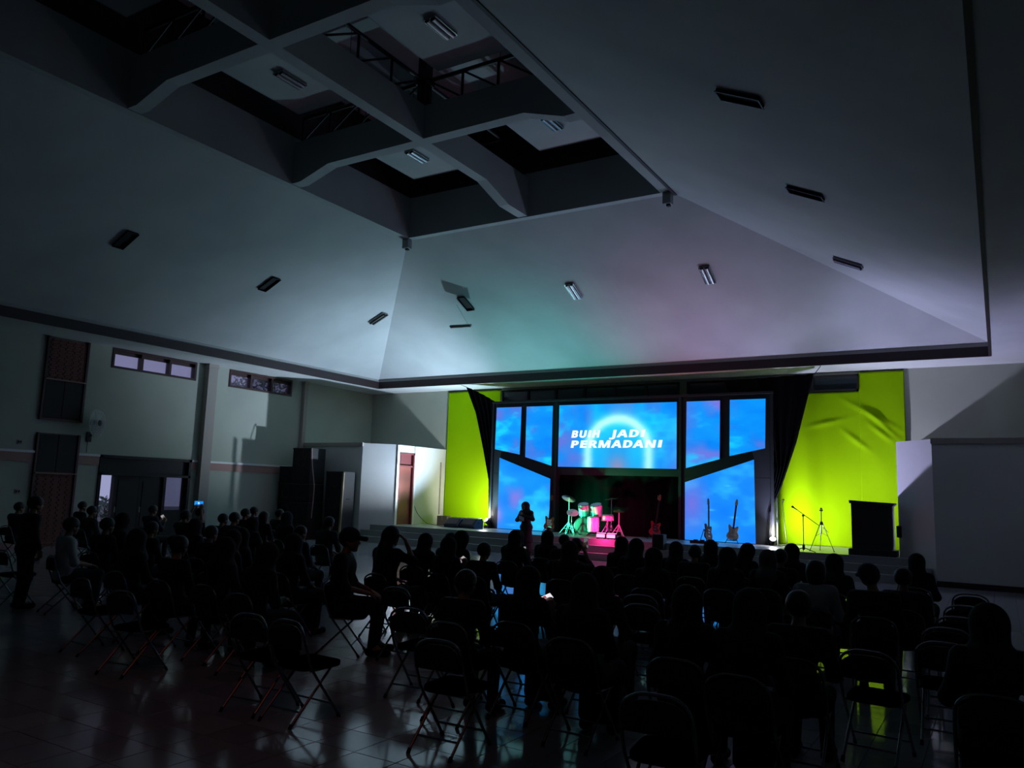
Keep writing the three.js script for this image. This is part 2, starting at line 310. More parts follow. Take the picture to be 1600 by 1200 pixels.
function makeFitting(label, empty) {
  const t = thing('ceiling_light', label, 'ceiling light', 0, 0, 0, 0, 'louvred ceiling lights, all switched off');
  const f = 0.022, h = 0.05;
  mesh('housing', [box(-W / 2, W / 2, 0, 0.006, -LG / 2, LG / 2), box(-W / 2, -W / 2 + 0.008, -h, 0, -LG / 2, LG / 2), box(W / 2 - 0.008, W / 2, -h, 0, -LG / 2, LG / 2), box(-W / 2, W / 2, -h, 0, -LG / 2, -LG / 2 + 0.008), box(-W / 2, W / 2, -h, 0, LG / 2 - 0.008, LG / 2)], empty ? M.rubber : M.gray, t);
  mesh('frame', [rbox(f, 0.012, LG + 0.03, -W / 2, -h, 0, 0.003), rbox(f, 0.012, LG + 0.03, W / 2, -h, 0, 0.003), rbox(W, 0.012, f, 0, -h, -LG / 2, 0.003), rbox(W, 0.012, f, 0, -h, LG / 2, 0.003)], empty ? M.blackMetal : M.chrome, t);
  if (!empty) {
    for (const x of [-0.07, 0.07]) {
      mesh('reflector', prep(new THREE.CylinderGeometry(0.06, 0.06, LG - 0.03, 12, 1, true, -Math.PI / 2, Math.PI).rotateX(Math.PI / 2).rotateZ(Math.PI / 2 * 0).translate(x, -0.045, 0)), M.chromeSoft, t);
      const tb = mesh('tube', rod(V(x, -0.025, -LG / 2 + 0.03), V(x, -0.025, LG / 2 - 0.03), 0.013), M.white, t);
      mesh('cap', [rod(V(x, -0.025, -LG / 2 + 0.01), V(x, -0.025, -LG / 2 + 0.035), 0.014), rod(V(x, -0.025, LG / 2 - 0.035), V(x, -0.025, LG / 2 - 0.01), 0.014)], M.metal, tb);
    }
    const g = [box(-0.006, 0.006, -h, -0.01, -LG / 2, LG / 2)];
    for (let k = 1; k < 8; k++) g.push(box(-W / 2, W / 2, -h, -0.015, -LG / 2 + k * LG / 8 - 0.003, -LG / 2 + k * LG / 8 + 0.003));
    mesh('louvre', g, M.chromeSoft, t);
  }
  return t;
}
M.chromeSoft = std(0.22, 0.22, 0.23, 0.3, { metalness: 1 });
const fitA = makeFitting('louvred light on the suspended ceiling panel nearest the stage on the wing door side', false);
const fitB = makeFitting('black empty light housing with a wire hanging out, high on the pale slope above the stage', true);
let usedA = false, usedB = false;
function fitting(label, pos, up, along, empty) {
  let t;
  if (empty) { t = usedB ? copyOf(fitB, label) : fitB; usedB = true; } else { t = usedA ? copyOf(fitA, label) : fitA; usedA = true; }
  t.userData.label = label;
  const y = up.clone().normalize(), z = along.clone().addScaledVector(y, -along.dot(y)).normalize(), x = y.clone().cross(z);
  t.quaternion.setFromRotationMatrix(new THREE.Matrix4().makeBasis(x, y, z)); t.position.copy(pos).addScaledVector(y, -0.008);
  return t;
}
const UP = V(0, 1, 0), kL = (HC - HE) / (OL - EL), kF = (HC - HE) / (OF - EF), kR = (HC - HE) / (ER - OR);
for (const [cx, cz, l] of [[-13.05, -15.87, 'louvred light in the coffer cell nearest the stage on the windows side'], [-13.05, -11.34, 'louvred light in the second coffer cell from the stage on the windows side'], [-8.9, -15.87, 'louvred light with glinting cells in the coffer cell beside the pink-lit slope'], [-8.9, -11.34, 'bright-framed louvred light high in the open coffer cell with the trusses']])
  fitting(l, V(cx, PY, cz), UP, V(0, 0, 1), false);
const nL = V(-kL, 1, 0), nF = V(0, 1, -kF), nR = V(kR, 1, 0), onL = (x, z) => V(x, HE + kL * (x - EL), z), onF = (x, z) => V(x, HE + kF * (z - EF), z), onR = (x, z) => V(x, HE + kR * (ER - x), z);
fitting('grey unlit fitting on the dim slope over the windows, farthest from the stage', onL(-18.75, -11.36), nL, V(1, kL, 0), true);
fitting('black fitting with a thin wire below it on the slope over the windows', onL(-18.75, -16.07), nL, V(1, kL, 0), true);
fitting('small striped fitting on the slope over the windows, nearest the bright corner', onL(-18.78, -21.12), nL, V(1, kL, 0), false);
fitting('black empty housing on the stage-side slope, with a loose fitting hanging below', onF(-15.1, -21.35), nF, V(0, kF, 1), true);
fitting('fitting glowing green with reflected stage light on the stage-side slope', onF(-11.02, -21.35), nF, V(0, kF, 1), false);
fitting('white-speckled fitting in the pink-lit part of the stage-side slope', onF(-6.77, -21.33), nF, V(0, kF, 1), false);
fitting('fitting with bright blue edges on the dark slope, farthest from the stage', onR(-3.02, -11.1), nR, V(1, -kR, 0), true);
fitting('reddish fitting midway along the dark slope above the camera side', onR(-2.9, -15.2), nR, V(1, -kR, 0), true);
fitting('slim fitting on the dark slope, the one nearest the stage', onR(-2.9, -20.25), nR, V(1, -kR, 0), false);
{ // the loose one
  const t = fitting('loose light fitting dangling on a wire below its empty housing', V(-15.25, 7.53, -21.3), V(0.05, 0.96, 0.25), V(0.86, 0.32, -0.3), false);
  mesh('wire', prep(rod(V(0, 0, 0.25), V(0.02, 0.68, -0.1), 0.004, 0.004, 5)), M.blackCable, t);
}
for (const [x, y, z, l] of [[-15.26, 9.61, -18.3, 'little grey box hanging under the coffer corner beside the teal slope'], [-6.83, 9.61, -18.3, 'little grey box hanging under the coffer corner beside the pink-lit slope']]) {
  const t = thing('junction_box', l, 'junction box', x, y, z, 0, 'boxes under the coffer corners');
  mesh('case', rbox(0.22, 0.3, 0.22, 0, -0.15, 0, 0.02), M.gray, t);
  mesh('bracket', rbox(0.1, 0.06, 0.1, 0.02, -0.32, 0, 0.01), M.blackMetal, t);
}

// ───────── wings beside the stage ─────────
const WL = -20.52, WR = -1.41, WZ = -22.64, WH = 3.655, WL2 = -19.58, WR2 = -2.31, WZ2 = -23.54;
const D0 = -24.6, D1 = -23.66, DT = 3.36;
{
  const T = 0.2, pl = (pts, y0, y1) => prep(prism(pts, y0, y1).rotateX(-Math.PI / 2));        // outline in x,-z
  const o = (x, z) => [x, -z];
  struct('wall_wing_left', [
    pl([o(XL, WZ), o(WL, WZ), o(WL2, WZ2), o(WL2, D1), o(WL2 - T, D1), o(WL2 - T, WZ2 - 0.08), o(WL - 0.08, WZ - T), o(XL, WZ - T)], 0, WH),
    box(WL2 - T, WL2, 0, HF, D0, D1), box(WL2 - T, WL2, DT, WH, D0, D1), box(WL2 - T, WL2, 0, WH, ZB, D0),
    pl([o(XL, WZ - 0.05), o(WL, WZ - 0.05), o(WL2 - 0.05, WZ2), o(WL2 - 0.05, ZB), o(XL, ZB)], WH - 0.1, WH - 0.001)], M.wing);
  struct('wall_wing_right', [
    pl([o(XR, WZ), o(XR, WZ - T), o(WR + 0.08, WZ - T), o(WR2 + T, WZ2 - 0.08), o(WR2 + T, ZB), o(WR2, ZB), o(WR2, WZ2), o(WR, WZ)], 0, WH),
    pl([o(XR, WZ - 0.05), o(XR, ZB), o(WR2 + 0.05, ZB), o(WR2 + 0.05, WZ2), o(WR, WZ - 0.05)], WH - 0.1, WH - 0.001)], M.wing);
  struct('trim_7', [box(XL, WL + 0.02, WH - 0.12, WH + 0.02, WZ - 0.02, WZ + 0.04), box(WR - 0.02, XR, WH - 0.12, WH + 0.02, WZ - 0.02, WZ + 0.04)], M.pillar);
  struct('trim_8', [box(XL + 0.02, WL, 0, 0.14, WZ, WZ + 0.02), box(WR, XR, 0, 0.14, WZ, WZ + 0.02)], M.fascia).name = 'baseboard_front';
  const d = structGroup('door_2'), x = WL2 - 0.1;
  mesh('door_frame', [box(WL2 - 0.16, WL2 + 0.03, HF, DT, D0, D0 + 0.06), box(WL2 - 0.16, WL2 + 0.03, HF, DT, D1 - 0.06, D1), box(WL2 - 0.16, WL2 + 0.03, DT - 0.06, DT, D0, D1), box(WL2 - 0.16, WL2 + 0.0, 2.82, 2.88, D0, D1)], M.redDark, d);
  const leaf = mesh('door_leaf', [box(x - 0.02, x + 0.02, HF + 0.01, 2.82, D0 + 0.06, D1 - 0.06), box(x + 0.02, x + 0.032, HF + 0.2, 1.5, D0 + 0.18, D1 - 0.18), box(x + 0.02, x + 0.032, 1.65, 2.65, D0 + 0.18, D1 - 0.18)], M.redDoor, d);
  mesh('handle', rod(V(x + 0.06, 1.6, D1 - 0.14), V(x + 0.02, 1.6, D1 - 0.14), 0.02), M.metal, leaf);
  const tr = mesh('transom', box(x - 0.02, x + 0.01, 2.88, DT - 0.06, D0 + 0.06, D1 - 0.06), M.redDark, d);
  mesh('vent_slot', [box(x + 0.005, x + 0.014, 2.92, DT - 0.1, D1 - 0.17, D1 - 0.14), box(x + 0.005, x + 0.014, 2.92, DT - 0.1, D1 - 0.23, D1 - 0.2)], M.rubber, tr);
  struct('trim_9', [box(WL2, WL2 + 0.04, HF, WH - 0.02, D1, D1 + 0.12), box(WL2, WL2 + 0.04, HF, WH - 0.02, D0 - 0.1, D0)], M.white);
}
// ───────── stage ─────────
{
  const s = structGroup('stage_floor'), zf = -22.95;
  mesh('platform', prep(prism([[XL, 22.64 + 0.3], [XR, 22.64 + 0.3], [XR, -ZB], [XL, -ZB]], 0, HF - 0.02).rotateX(-Math.PI / 2)), M.stageFace, s);
  mesh('stage_top', prep(prism([[WL + 0.25, -zf - 0.02], [WR - 0.25, -zf - 0.02], [WR2, -WZ2 + 0.02], [WR2, -ZB], [WL2, -ZB], [WL2, -WZ2 + 0.02]], HF - 0.02, HF).rotateX(-Math.PI / 2)), M.stage, s);
  mesh('step', box(WL + 0.1, WR - 0.1, 0, 0.42, zf, zf + 0.3), M.stageFace, s);
  mesh('step', box(WL + 0.1, WR - 0.1, 0, 0.21, zf + 0.3, zf + 0.6), M.stageFace, s);
  mesh('nosing', [box(WL + 0.1, WR - 0.1, 0.4, 0.425, zf + 0.285, zf + 0.306), box(WL + 0.1, WR - 0.1, 0.19, 0.215, zf + 0.585, zf + 0.606)], M.gray, s);
}
// windows high in the back wall
for (const [n, x0, x1, k] of [[3, -16.9, -9.5, 6], [4, -9.2, -3.62, 4]]) {
  const w = structGroup('window_' + n), y0 = 5.5, y1 = 6.03, z = ZB;
  mesh('window_frame', [box(x0, x1, y0, y0 + 0.06, z, z + 0.1), box(x0, x1, y1 - 0.06, y1, z, z + 0.1), box(x0, x0 + 0.06, y0, y1, z, z + 0.1), box(x1 - 0.06, x1, y0, y1, z, z + 0.1)], M.darkWood, w);
  const st = (x1 - x0) / k;
  for (let i = 0; i < k; i++) { mesh('pane', box(x0 + i * st + 0.05, x0 + (i + 1) * st - 0.05, y0 + 0.05, y1 - 0.05, z + 0.02, z + 0.035), M.darkGlass, w); if (i) mesh('mullion', box(x0 + i * st - 0.05, x0 + i * st + 0.05, y0 + 0.06, y1 - 0.06, z, z + 0.09), M.darkWood, w); }
}
// lime cloths on the back wall
function cloth(outline, z, depth, wr) {              // outline columns: x -> [ylow, yhigh]
  const n = 70, m = 80, pos = [], idx = [], P = (i, j, back) => {
    const u = i / n, x = outline.x0 + u * (outline.x1 - outline.x0), [a, b] = outline.y(x), y = a + (b - a) * j / m;
    return [x, y, back ? z : z + depth + wr(x, y)];
  };
  for (const back of [0, 1]) for (let i = 0; i <= n; i++) for (let j = 0; j <= m; j++) pos.push(...P(i, j, back));
  const id = (i, j, b) => b * (n + 1) * (m + 1) + i * (m + 1) + j, q = (a, b, c, d) => idx.push(a, b, c, a, c, d);
  for (let i = 0; i < n; i++) for (let j = 0; j < m; j++) { q(id(i, j, 0), id(i + 1, j, 0), id(i + 1, j + 1, 0), id(i, j + 1, 0)); q(id(i, j, 1), id(i, j + 1, 1), id(i + 1, j + 1, 1), id(i + 1, j, 1)); }
  for (let i = 0; i < n; i++) { q(id(i, 0, 1), id(i + 1, 0, 1), id(i + 1, 0, 0), id(i, 0, 0)); q(id(i, m, 0), id(i + 1, m, 0), id(i + 1, m, 1), id(i, m, 1)); }
  for (let j = 0; j < m; j++) { q(id(0, j, 1), id(0, j, 0), id(0, j + 1, 0), id(0, j + 1, 1)); q(id(n, j, 0), id(n, j, 1), id(n, j + 1, 1), id(n, j + 1, 0)); }
  const g = new THREE.BufferGeometry(); g.setAttribute('position', new THREE.Float32BufferAttribute(pos, 3)); g.setIndex(idx); g.computeVertexNormals();
  g.setAttribute('uv', new THREE.Float32BufferAttribute(new Float32Array(pos.length / 3 * 2), 2));
  return prep(g);
}
{
  const wrinkle = s => (x, y) => 0.05 * (fbm(x * 0.7 + s, y * 0.5, 64, 5, 3) - 0.4) + 0.012 * Math.sin((x + 0.4 * y) * 5 + s) * fbm(x, y, 64, 8, 2);
  const crease = (x, y) => { let t = 0; for (const [cx, cy, a, l] of [[-3.3, 4.75, -0.55, 0.8], [-3.0, 4.45, -0.8, 0.6], [-3.75, 3.95, -0.7, 0.45], [-3.0, 4.15, -0.7, 0.4], [-4.6, 4.5, 0.2, 0.5]]) { const dx = x - cx, dy = y - cy, p = dx * Math.cos(a) + dy * Math.sin(a), q = -dx * Math.sin(a) + dy * Math.cos(a); t += 0.05 * Math.exp(-((p / l) ** 2) - (q / 0.07) ** 2); } return t; };
  const a = thing('cloth_backdrop', 'lime green cloth covering the back wall behind the floor monitors and cardboard box', 'backdrop', 0, 0, 0, 0, 'lime cloths beside the screens');
  mesh('cloth', [cloth({ x0: WL2 + 0.03, x1: -16.97, y: () => [HF + 0.01, 6.06] }, ZB + 0.004, 0.05, wrinkle(1)), cloth({ x0: -17.0, x1: -15.9, y: () => [HF + 0.01, 5.3] }, ZB + 0.004, 0.052, wrinkle(1))], M.lime, a);
  mesh('top_batten', box(WL2 + 0.03, -16.95, 6.06, 6.11, ZB, ZB + 0.08), M.darkWood, a);
  const b = thing('cloth_backdrop', 'creased lime green cloth with a notch under a window, behind the lectern and microphone stands', 'backdrop', 0, 0, 0, 0, 'lime cloths beside the screens');
  mesh('cloth', [cloth({ x0: -6.6, x1: -3.59, y: () => [HF + 0.01, 5.48] }, ZB + 0.004, 0.06, (x, y) => wrinkle(4)(x, y) + crease(x, y)), cloth({ x0: -3.62, x1: -2.34, y: () => [HF + 0.01, 6.08] }, ZB + 0.004, 0.062, (x, y) => wrinkle(4)(x, y) + crease(x, y))], M.lime, b);
  mesh('top_batten', box(-3.58, -2.34, 6.08, 6.12, ZB + 0.002, ZB + 0.08), M.darkWood, b);
}
// ───────── screen wall ─────────
const ZS = -25.22;
{
  const t = thing('screen_wall', 'black stage set holding seven blue screens, open dark bay behind the drums', 'stage set');
  const y1 = 5.34;
  mesh('board', [box(-16.36, -5.98, 2.95 - 0.28, y1, ZS - 0.3, ZS - 0.06), box(-16.36, -13.62, HF, 2.68, ZS - 0.3, ZS - 0.06), box(-8.95, -5.98, HF, 2.68, ZS - 0.3, ZS - 0.06)], M.blackBoard, t);
  for (const x of [-16.36, -13.62, -8.95, -5.98]) mesh('upright', rbox(0.1, y1 - HF, 0.34, x, (y1 + HF) / 2, ZS - 0.18, 0.015), M.blackBoard, t);
  mesh('back_cloth', cloth({ x0: -13.62, x1: -8.95, y: () => [HF + 0.01, 2.72] }, ZS - 0.32, 0.04, (x) => 0.035 * Math.sin(x * 14)), M.blackCloth, t);
  mesh('top_rail', rbox(10.5, 0.08, 0.36, -11.17, y1 + 0.02, ZS - 0.18, 0.01), M.blackBoard, t);
  mesh('brace', [rod(V(-15.5, HF, -26.4), V(-15.5, 4.8, ZS - 0.32), 0.03), rod(V(-6.9, HF, -26.4), V(-6.9, 4.8, ZS - 0.32), 0.03)], M.steel, t);
}
function screenCanvas(w, h, paint) { const c = document.createElement('canvas'); c.width = w; c.height = h; paint(c.getContext('2d'), w, h); const t = new THREE.CanvasTexture(c); t.colorSpace = THREE.SRGBColorSpace; t.wrapS = t.wrapT = THREE.ClampToEdgeWrapping; return t; }
function clouds(ctx, w, h, s, kx, base, blobs) {
  const im = ctx.createImageData(w, h), mix = (a, b, t) => a + (b - a) * t;
  for (let j = 0; j < h; j++) for (let i = 0; i < w; i++) {
    const x = i / h * 2, y = j / h * 2 * kx, n = fbm(x + s, y * 1.6 + s, 256, s, 4), p = fbm(x * 0.9 + 7 + s, y * 0.9, 256, s + 11, 3);
    let c = [mix(0, 22, n), mix(118, 178, n), mix(238, 255, n)];
    const v = Math.max(0, Math.min(1, (p - 0.46) * 4.2)); c = [mix(c[0], 92, v), mix(c[1], 118, v), mix(c[2], 218, v)];
    const b = Math.max(0, Math.min(1, (n - 0.56) * 5)); c = [mix(c[0], 25, b), mix(c[1], 205, b), mix(c[2], 255, b)];
    for (let q = 0; q < 3; q++) c[q] *= base[q];
    for (const f of blobs) f(c, i / w, j / h);
    const k = 4 * (j * w + i); im.data[k] = c[0]; im.data[k + 1] = c[1]; im.data[k + 2] = c[2]; im.data[k + 3] = 255;
  }
  ctx.putImageData(im, 0, 0);
}
const lerpTo = (c, r, t) => { t = Math.max(0, Math.min(1, t)); for (let q = 0; q < 3; q++) c[q] += (r[q] - c[q]) * t; };
function screenPanel(label, pts, tex, area) {
  const t = thing('screen', label, 'screen', 0, 0, 0, 0, 'screens of the stage set');
  const xs = pts.map(p => p[0]), ys = pts.map(p => p[1]), x0 = Math.min(...xs), x1 = Math.max(...xs), y0 = Math.min(...ys), y1 = Math.max(...ys);
  mesh('cabinet', prism(pts, ZS - 0.06, ZS - 0.008), M.blackBoard, t);
  const g = new THREE.ShapeGeometry(new THREE.Shape(pts.map(p => new THREE.Vector2(p[0], p[1])))).toNonIndexed(), p = g.attributes.position, uv = new Float32Array(p.count * 2);
  for (let i = 0; i < p.count; i++) { uv[2 * i] = (p.getX(i) - x0) / (x1 - x0); uv[2 * i + 1] = (p.getY(i) - y0) / (y1 - y0); }
  g.setAttribute('uv', new THREE.BufferAttribute(uv, 2)); g.translate(0, 0, ZS);
  mesh('display', g, glow(1, 1, 1, SCREEN_GLOW, tex), t);
  const [ax0, ax1, ay0, ay1] = area ?? [x0, x1, y0, y1];
  const l = new THREE.RectAreaLight(new THREE.Color().setRGB(0.05, 0.45, 0.62), SCREEN_LIGHT * 1.6, ax1 - ax0, ay1 - ay0);
  l.position.set((ax0 + ax1) / 2, (ay0 + ay1) / 2, ZS + 0.02); l.lookAt(l.position.x, l.position.y, 10); scene.add(l);
}
{
  const sparkle = (u0, v0, ru, rv, a) => (c, u, v) => { const d = Math.exp(-(((u - u0) / ru) ** 2) - ((v - v0) / rv) ** 2); lerpTo(c, [70, 190, 255], d * a); };
  const main = screenCanvas(1024, 512, (x, w, h) => {
    clouds(x, w, h, 3, 1, [1, 1, 1], [
      (c, u, v) => { const du = (u - 0.545) * 2, dv = v - 0.62, d = Math.hypot(du, dv); lerpTo(c, [30, 225, 255], 1.1 - d * 1.5); },
      (c, u, v) => { lerpTo(c, [25, 205, 255], (0.09 - Math.abs(u - 0.33)) * 7 * (1 - v)); lerpTo(c, [30, 180, 250], (0.05 - Math.abs(u - 0.72)) * 9 * (1 - v)); },
      (c, u, v) => { const du = (u - 0.52) * 1.95, dv = v - 0.74; let d = Math.hypot(du, dv * (dv < 0 ? 1 : 0.25)); d += 0.02 * (fbm(u * 14, v * 14, 64, 77, 3) - 0.5); lerpTo(c, [185, 255, 240], Math.exp(-(((d - 0.5) / 0.085) ** 2)) * (dv < -0.1 ? 0.98 : 0.85)); if (d < 0.42) lerpTo(c, [40, 160, 235], (0.42 - d) * 3.2); },
      (c, u, v) => { const d = Math.hypot((u - 0.52) * 2, (v - 0.97)); lerpTo(c, [120, 140, 200], 0.9 - d * 3.6); lerpTo(c, [150, 140, 170], 0.55 - d * 3.4); },
      (c, u, v) => { lerpTo(c, [95, 125, 220], (0.08 - Math.abs(u - 0.13 - v * 0.1)) * 9 * Math.max(0, 0.5 - v)); lerpTo(c, [105, 120, 225], (u - 0.82) * 3 * v); },
    ]);
    x.fillStyle = '#effffb'; x.textBaseline = 'alphabetic';
    const line = (s, px, py, wd) => {             // wide slanted capitals; the I is a plain bar
      x.font = 'bold 78px sans-serif'; x.strokeStyle = '#effffb'; x.lineWidth = 4;
      const wl = [...s].map(c => c === 'I' ? 30 : x.measureText(c).width + 3), k = wd / wl.reduce((a, b) => a + b, 0); let at = 0;
      x.save(); x.translate(px, py); x.transform(k, 0, -0.2, 1, 0, 0);
      [...s].forEach((c, n) => { if (c === 'I') x.fillRect(at + 5, -57, 18, 57); else { x.fillText(c, at, 0); x.strokeText(c, at, 0); } at += wl[n]; });
      x.restore();
    };
    line('BUIH', 112, 268, 268); line('JADI', 478, 268, 292); line('PERMADANI', 106, 350, 806);
  });
  const tex = (s, w, h, base, blobs = []) => screenCanvas(w, h, (x, a, b) => clouds(x, a, b, s, w / h > 0.8 ? 1 : 1.4, base, blobs));
  screenPanel('large central blue screen with white slanted lettering inside a pale ring', [[-13.5, 2.95], [-9.06, 2.92], [-9.06, 5.15], [-13.5, 5.17]], main);
  screenPanel('small outermost blue screen of the upper row, on the windows side', [[-16.22, 3.58], [-15.12, 3.38], [-15.1, 5.16], [-16.2, 5.16]], tex(21, 256, 384, [1, 1, 1]), [-16.2, -15.1, 3.5, 5.15]);
  screenPanel('upright blue screen beside the central one, on the windows side', [[-14.88, 3.29], [-13.77, 2.98], [-13.77, 5.16], [-14.88, 5.16]], tex(31, 256, 448, [1, 0.98, 1]), [-14.87, -13.77, 3.15, 5.15]);
  screenPanel('upright blue and violet screen beside the central one, on the lectern side', [[-8.74, 2.95], [-7.62, 3.25], [-7.6, 5.15], [-8.72, 5.15]], tex(45, 256, 448, [1.25, 0.98, 1], [(c, u, v) => lerpTo(c, [100, 110, 215], (0.4 - u) * 1.3 + (v < 0.4 ? 0.1 : -0.1))]), [-8.72, -7.62, 3.1, 5.15]);
  screenPanel('small outermost blue screen of the upper row, on the lectern side', [[-7.3, 3.35], [-6.18, 3.6], [-6.15, 5.16], [-7.28, 5.16]], tex(52, 256, 384, [0.9, 1, 1]), [-7.28, -6.17, 3.48, 5.15]);
  screenPanel('tall slanted blue screen behind the standing presenter', [[-16.0, HF + 0.02], [-13.8, HF + 0.02], [-13.8, 2.51], [-16.0, 3.26]], tex(63, 384, 448, [1.8, 0.98, 1], [sparkle(0.3, 0.94, 0.12, 0.02, 0.5)]), [-16.0, -13.8, 0.65, 2.9]);
  screenPanel('tall slanted blue and violet screen behind the two leaning guitars', [[-8.77, HF + 0.02], [-6.5, HF + 0.02], [-6.53, 3.24], [-8.77, 2.49]], tex(77, 384, 448, [1.9, 0.9, 1], [(c, u, v) => lerpTo(c, [120, 110, 215], 0.9 - Math.hypot((u - 0.1) * 1.4, v - 0.55) * 2), sparkle(0.62, 0.32, 0.04, 0.01, 0.8), sparkle(0.38, 0.62, 0.05, 0.012, 0.8), sparkle(0.7, 0.7, 0.05, 0.014, 0.8)]), [-8.77, -6.5, 0.65, 2.9]);
}
// black drapes, gathered towards the set
function drape(outer, inner, top, z, folds) {         // outer(y) and inner(y) give x; folds run down
  const n = 80, m = 48, pos = [], idx = [];
  for (const b of [0, 1]) for (let i = 0; i <= n; i++) for (let j = 0; j <= m; j++) {
    const u = i / n, yt = top(u), y = HF + 0.01 + (yt - HF - 0.01) * j / m, x = outer(y) + (inner(y) - outer(y)) * u, a = 0.035 + 0.05 * (1 - y / 6);
    pos.push(x, y, z + a * Math.sin(u * folds * 6.283 + 0.5 * Math.sin(y * 1.3)) + 0.02 * Math.sin(u * 41) - b * 0.012);
  }
  const id = (i, j, b) => b * (n + 1) * (m + 1) + i * (m + 1) + j, q = (a, b, c, d) => idx.push(a, b, c, a, c, d);
  for (let i = 0; i < n; i++) for (let j = 0; j < m; j++) { q(id(i, j, 0), id(i + 1, j, 0), id(i + 1, j + 1, 0), id(i, j + 1, 0)); q(id(i, j, 1), id(i, j + 1, 1), id(i + 1, j + 1, 1), id(i + 1, j, 1)); }
  for (let i = 0; i < n; i++) { q(id(i, 0, 1), id(i + 1, 0, 1), id(i + 1, 0, 0), id(i, 0, 0)); q(id(i, m, 0), id(i + 1, m, 0), id(i + 1, m, 1), id(i, m, 1)); }
  for (let j = 0; j < m; j++) { q(id(0, j, 1), id(0, j, 0), id(0, j + 1, 0), id(0, j + 1, 1)); q(id(n, j, 0), id(n, j, 1), id(n, j + 1, 1), id(n, j + 1, 0)); }
  const g = new THREE.BufferGeometry(); g.setAttribute('position', new THREE.Float32BufferAttribute(pos, 3)); g.setIndex(idx); g.computeVertexNormals();
  g.setAttribute('uv', new THREE.Float32BufferAttribute(new Float32Array(pos.length / 3 * 2), 2)); return prep(g);
}
const curve = list => y => { for (let i = 1; i < list.length; i++) if (y <= list[i][0]) { const [a, p] = list[i - 1], [b, q] = list[i], t = (y - a) / (b - a); return p + (q - p) * t; } return list[list.length - 1][1]; };
{
  const a = thing('stage_drape', 'black drape swept in beside the lime cloth behind the floor monitors', 'curtain', 0, 0, 0, 0, 'black drapes framing the screens');
  mesh('fabric', drape(curve([[0.6, -16.4], [2.42, -16.5], [3.64, -16.84], [5.0, -17.24], [6.05, -17.74]]), () => -16.1, u => 6.05 - 0.8 * u, ZS - 0.12, 6), M.blackCloth, a);
  mesh('rope', rod(V(-17.74, 6.05, ZS - 0.12), V(-18.0, 6.13, ZS - 0.12), 0.01), M.blackCable, a);
  const b = thing('stage_drape', 'wide black drape swept in beside the creased lime cloth, its foot lit white', 'curtain', 0, 0, 0, 0, 'black drapes framing the screens');
  mesh('fabric', drape(curve([[0.6, -6.12], [1.63, -6.06], [2.43, -5.72], [3.81, -5.26], [5.85, -4.72]]), curve([[0.6, -6.32], [3, -6.15], [6, -7.6]]), u => 5.9 - 0.1 * u, ZS - 0.12, 7), M.blackCloth, b);
  mesh('rope', rod(V(-4.72, 5.85, ZS - 0.12), V(-4.5, 6.13, ZS - 0.12), 0.01), M.blackCable, b);
}
M.blackSide2 = std(0.02, 0.028, 0.045, 0.5, { bumpMap: fineBump, bumpScale: 0.0015 });

// ───────── stage lamps ─────────
function parLamp(label, x, z, dir, lens, k, y = HF) {
  const t = thing('stage_lamp', label, 'stage light', x, y, z, 0, 'lamps standing on the stage');
  const d = V(...dir).normalize(), q = new THREE.Quaternion().setFromUnitVectors(V(0, 0, 1), d), c = V(0, 0.15, 0);
  const put = g => prep(g.applyQuaternion(q).translate(c.x, c.y, c.z));
  mesh('body', [put(lathe([[0, -0.12], [0.06, -0.12], [0.085, -0.08], [0.1, 0], [0.1, 0.07], [0.108, 0.075], [0.108, 0.085], [0.092, 0.085], [0.09, 0.04], [0, 0.035]], 20).rotateX(Math.PI / 2))], M.blackMetal, t);
  mesh('lens', put(lathe([[0, 0.13], [0.05, 0.12], [0.08, 0.09], [0.088, 0.05]], 20).rotateX(Math.PI / 2)), glow(...lens, k), t);
  mesh('yoke', [tube([V(-0.13, 0.16, 0), V(-0.13, 0.06, 0), V(-0.1, 0.015, 0), V(0.1, 0.015, 0), V(0.13, 0.06, 0), V(0.13, 0.16, 0)], 0.012), rbox(0.16, 0.02, 0.16, 0, 0.01, 0, 0.005)], M.blackMetal, t);
  if (y > HF) mesh('riser', rbox(0.2, y - HF, 0.2, 0, (HF - y) / 2, 0, 0.008), M.blackMetal, t);
  return V(x, y + 0.15, z).addScaledVector(d, 0.16);
}
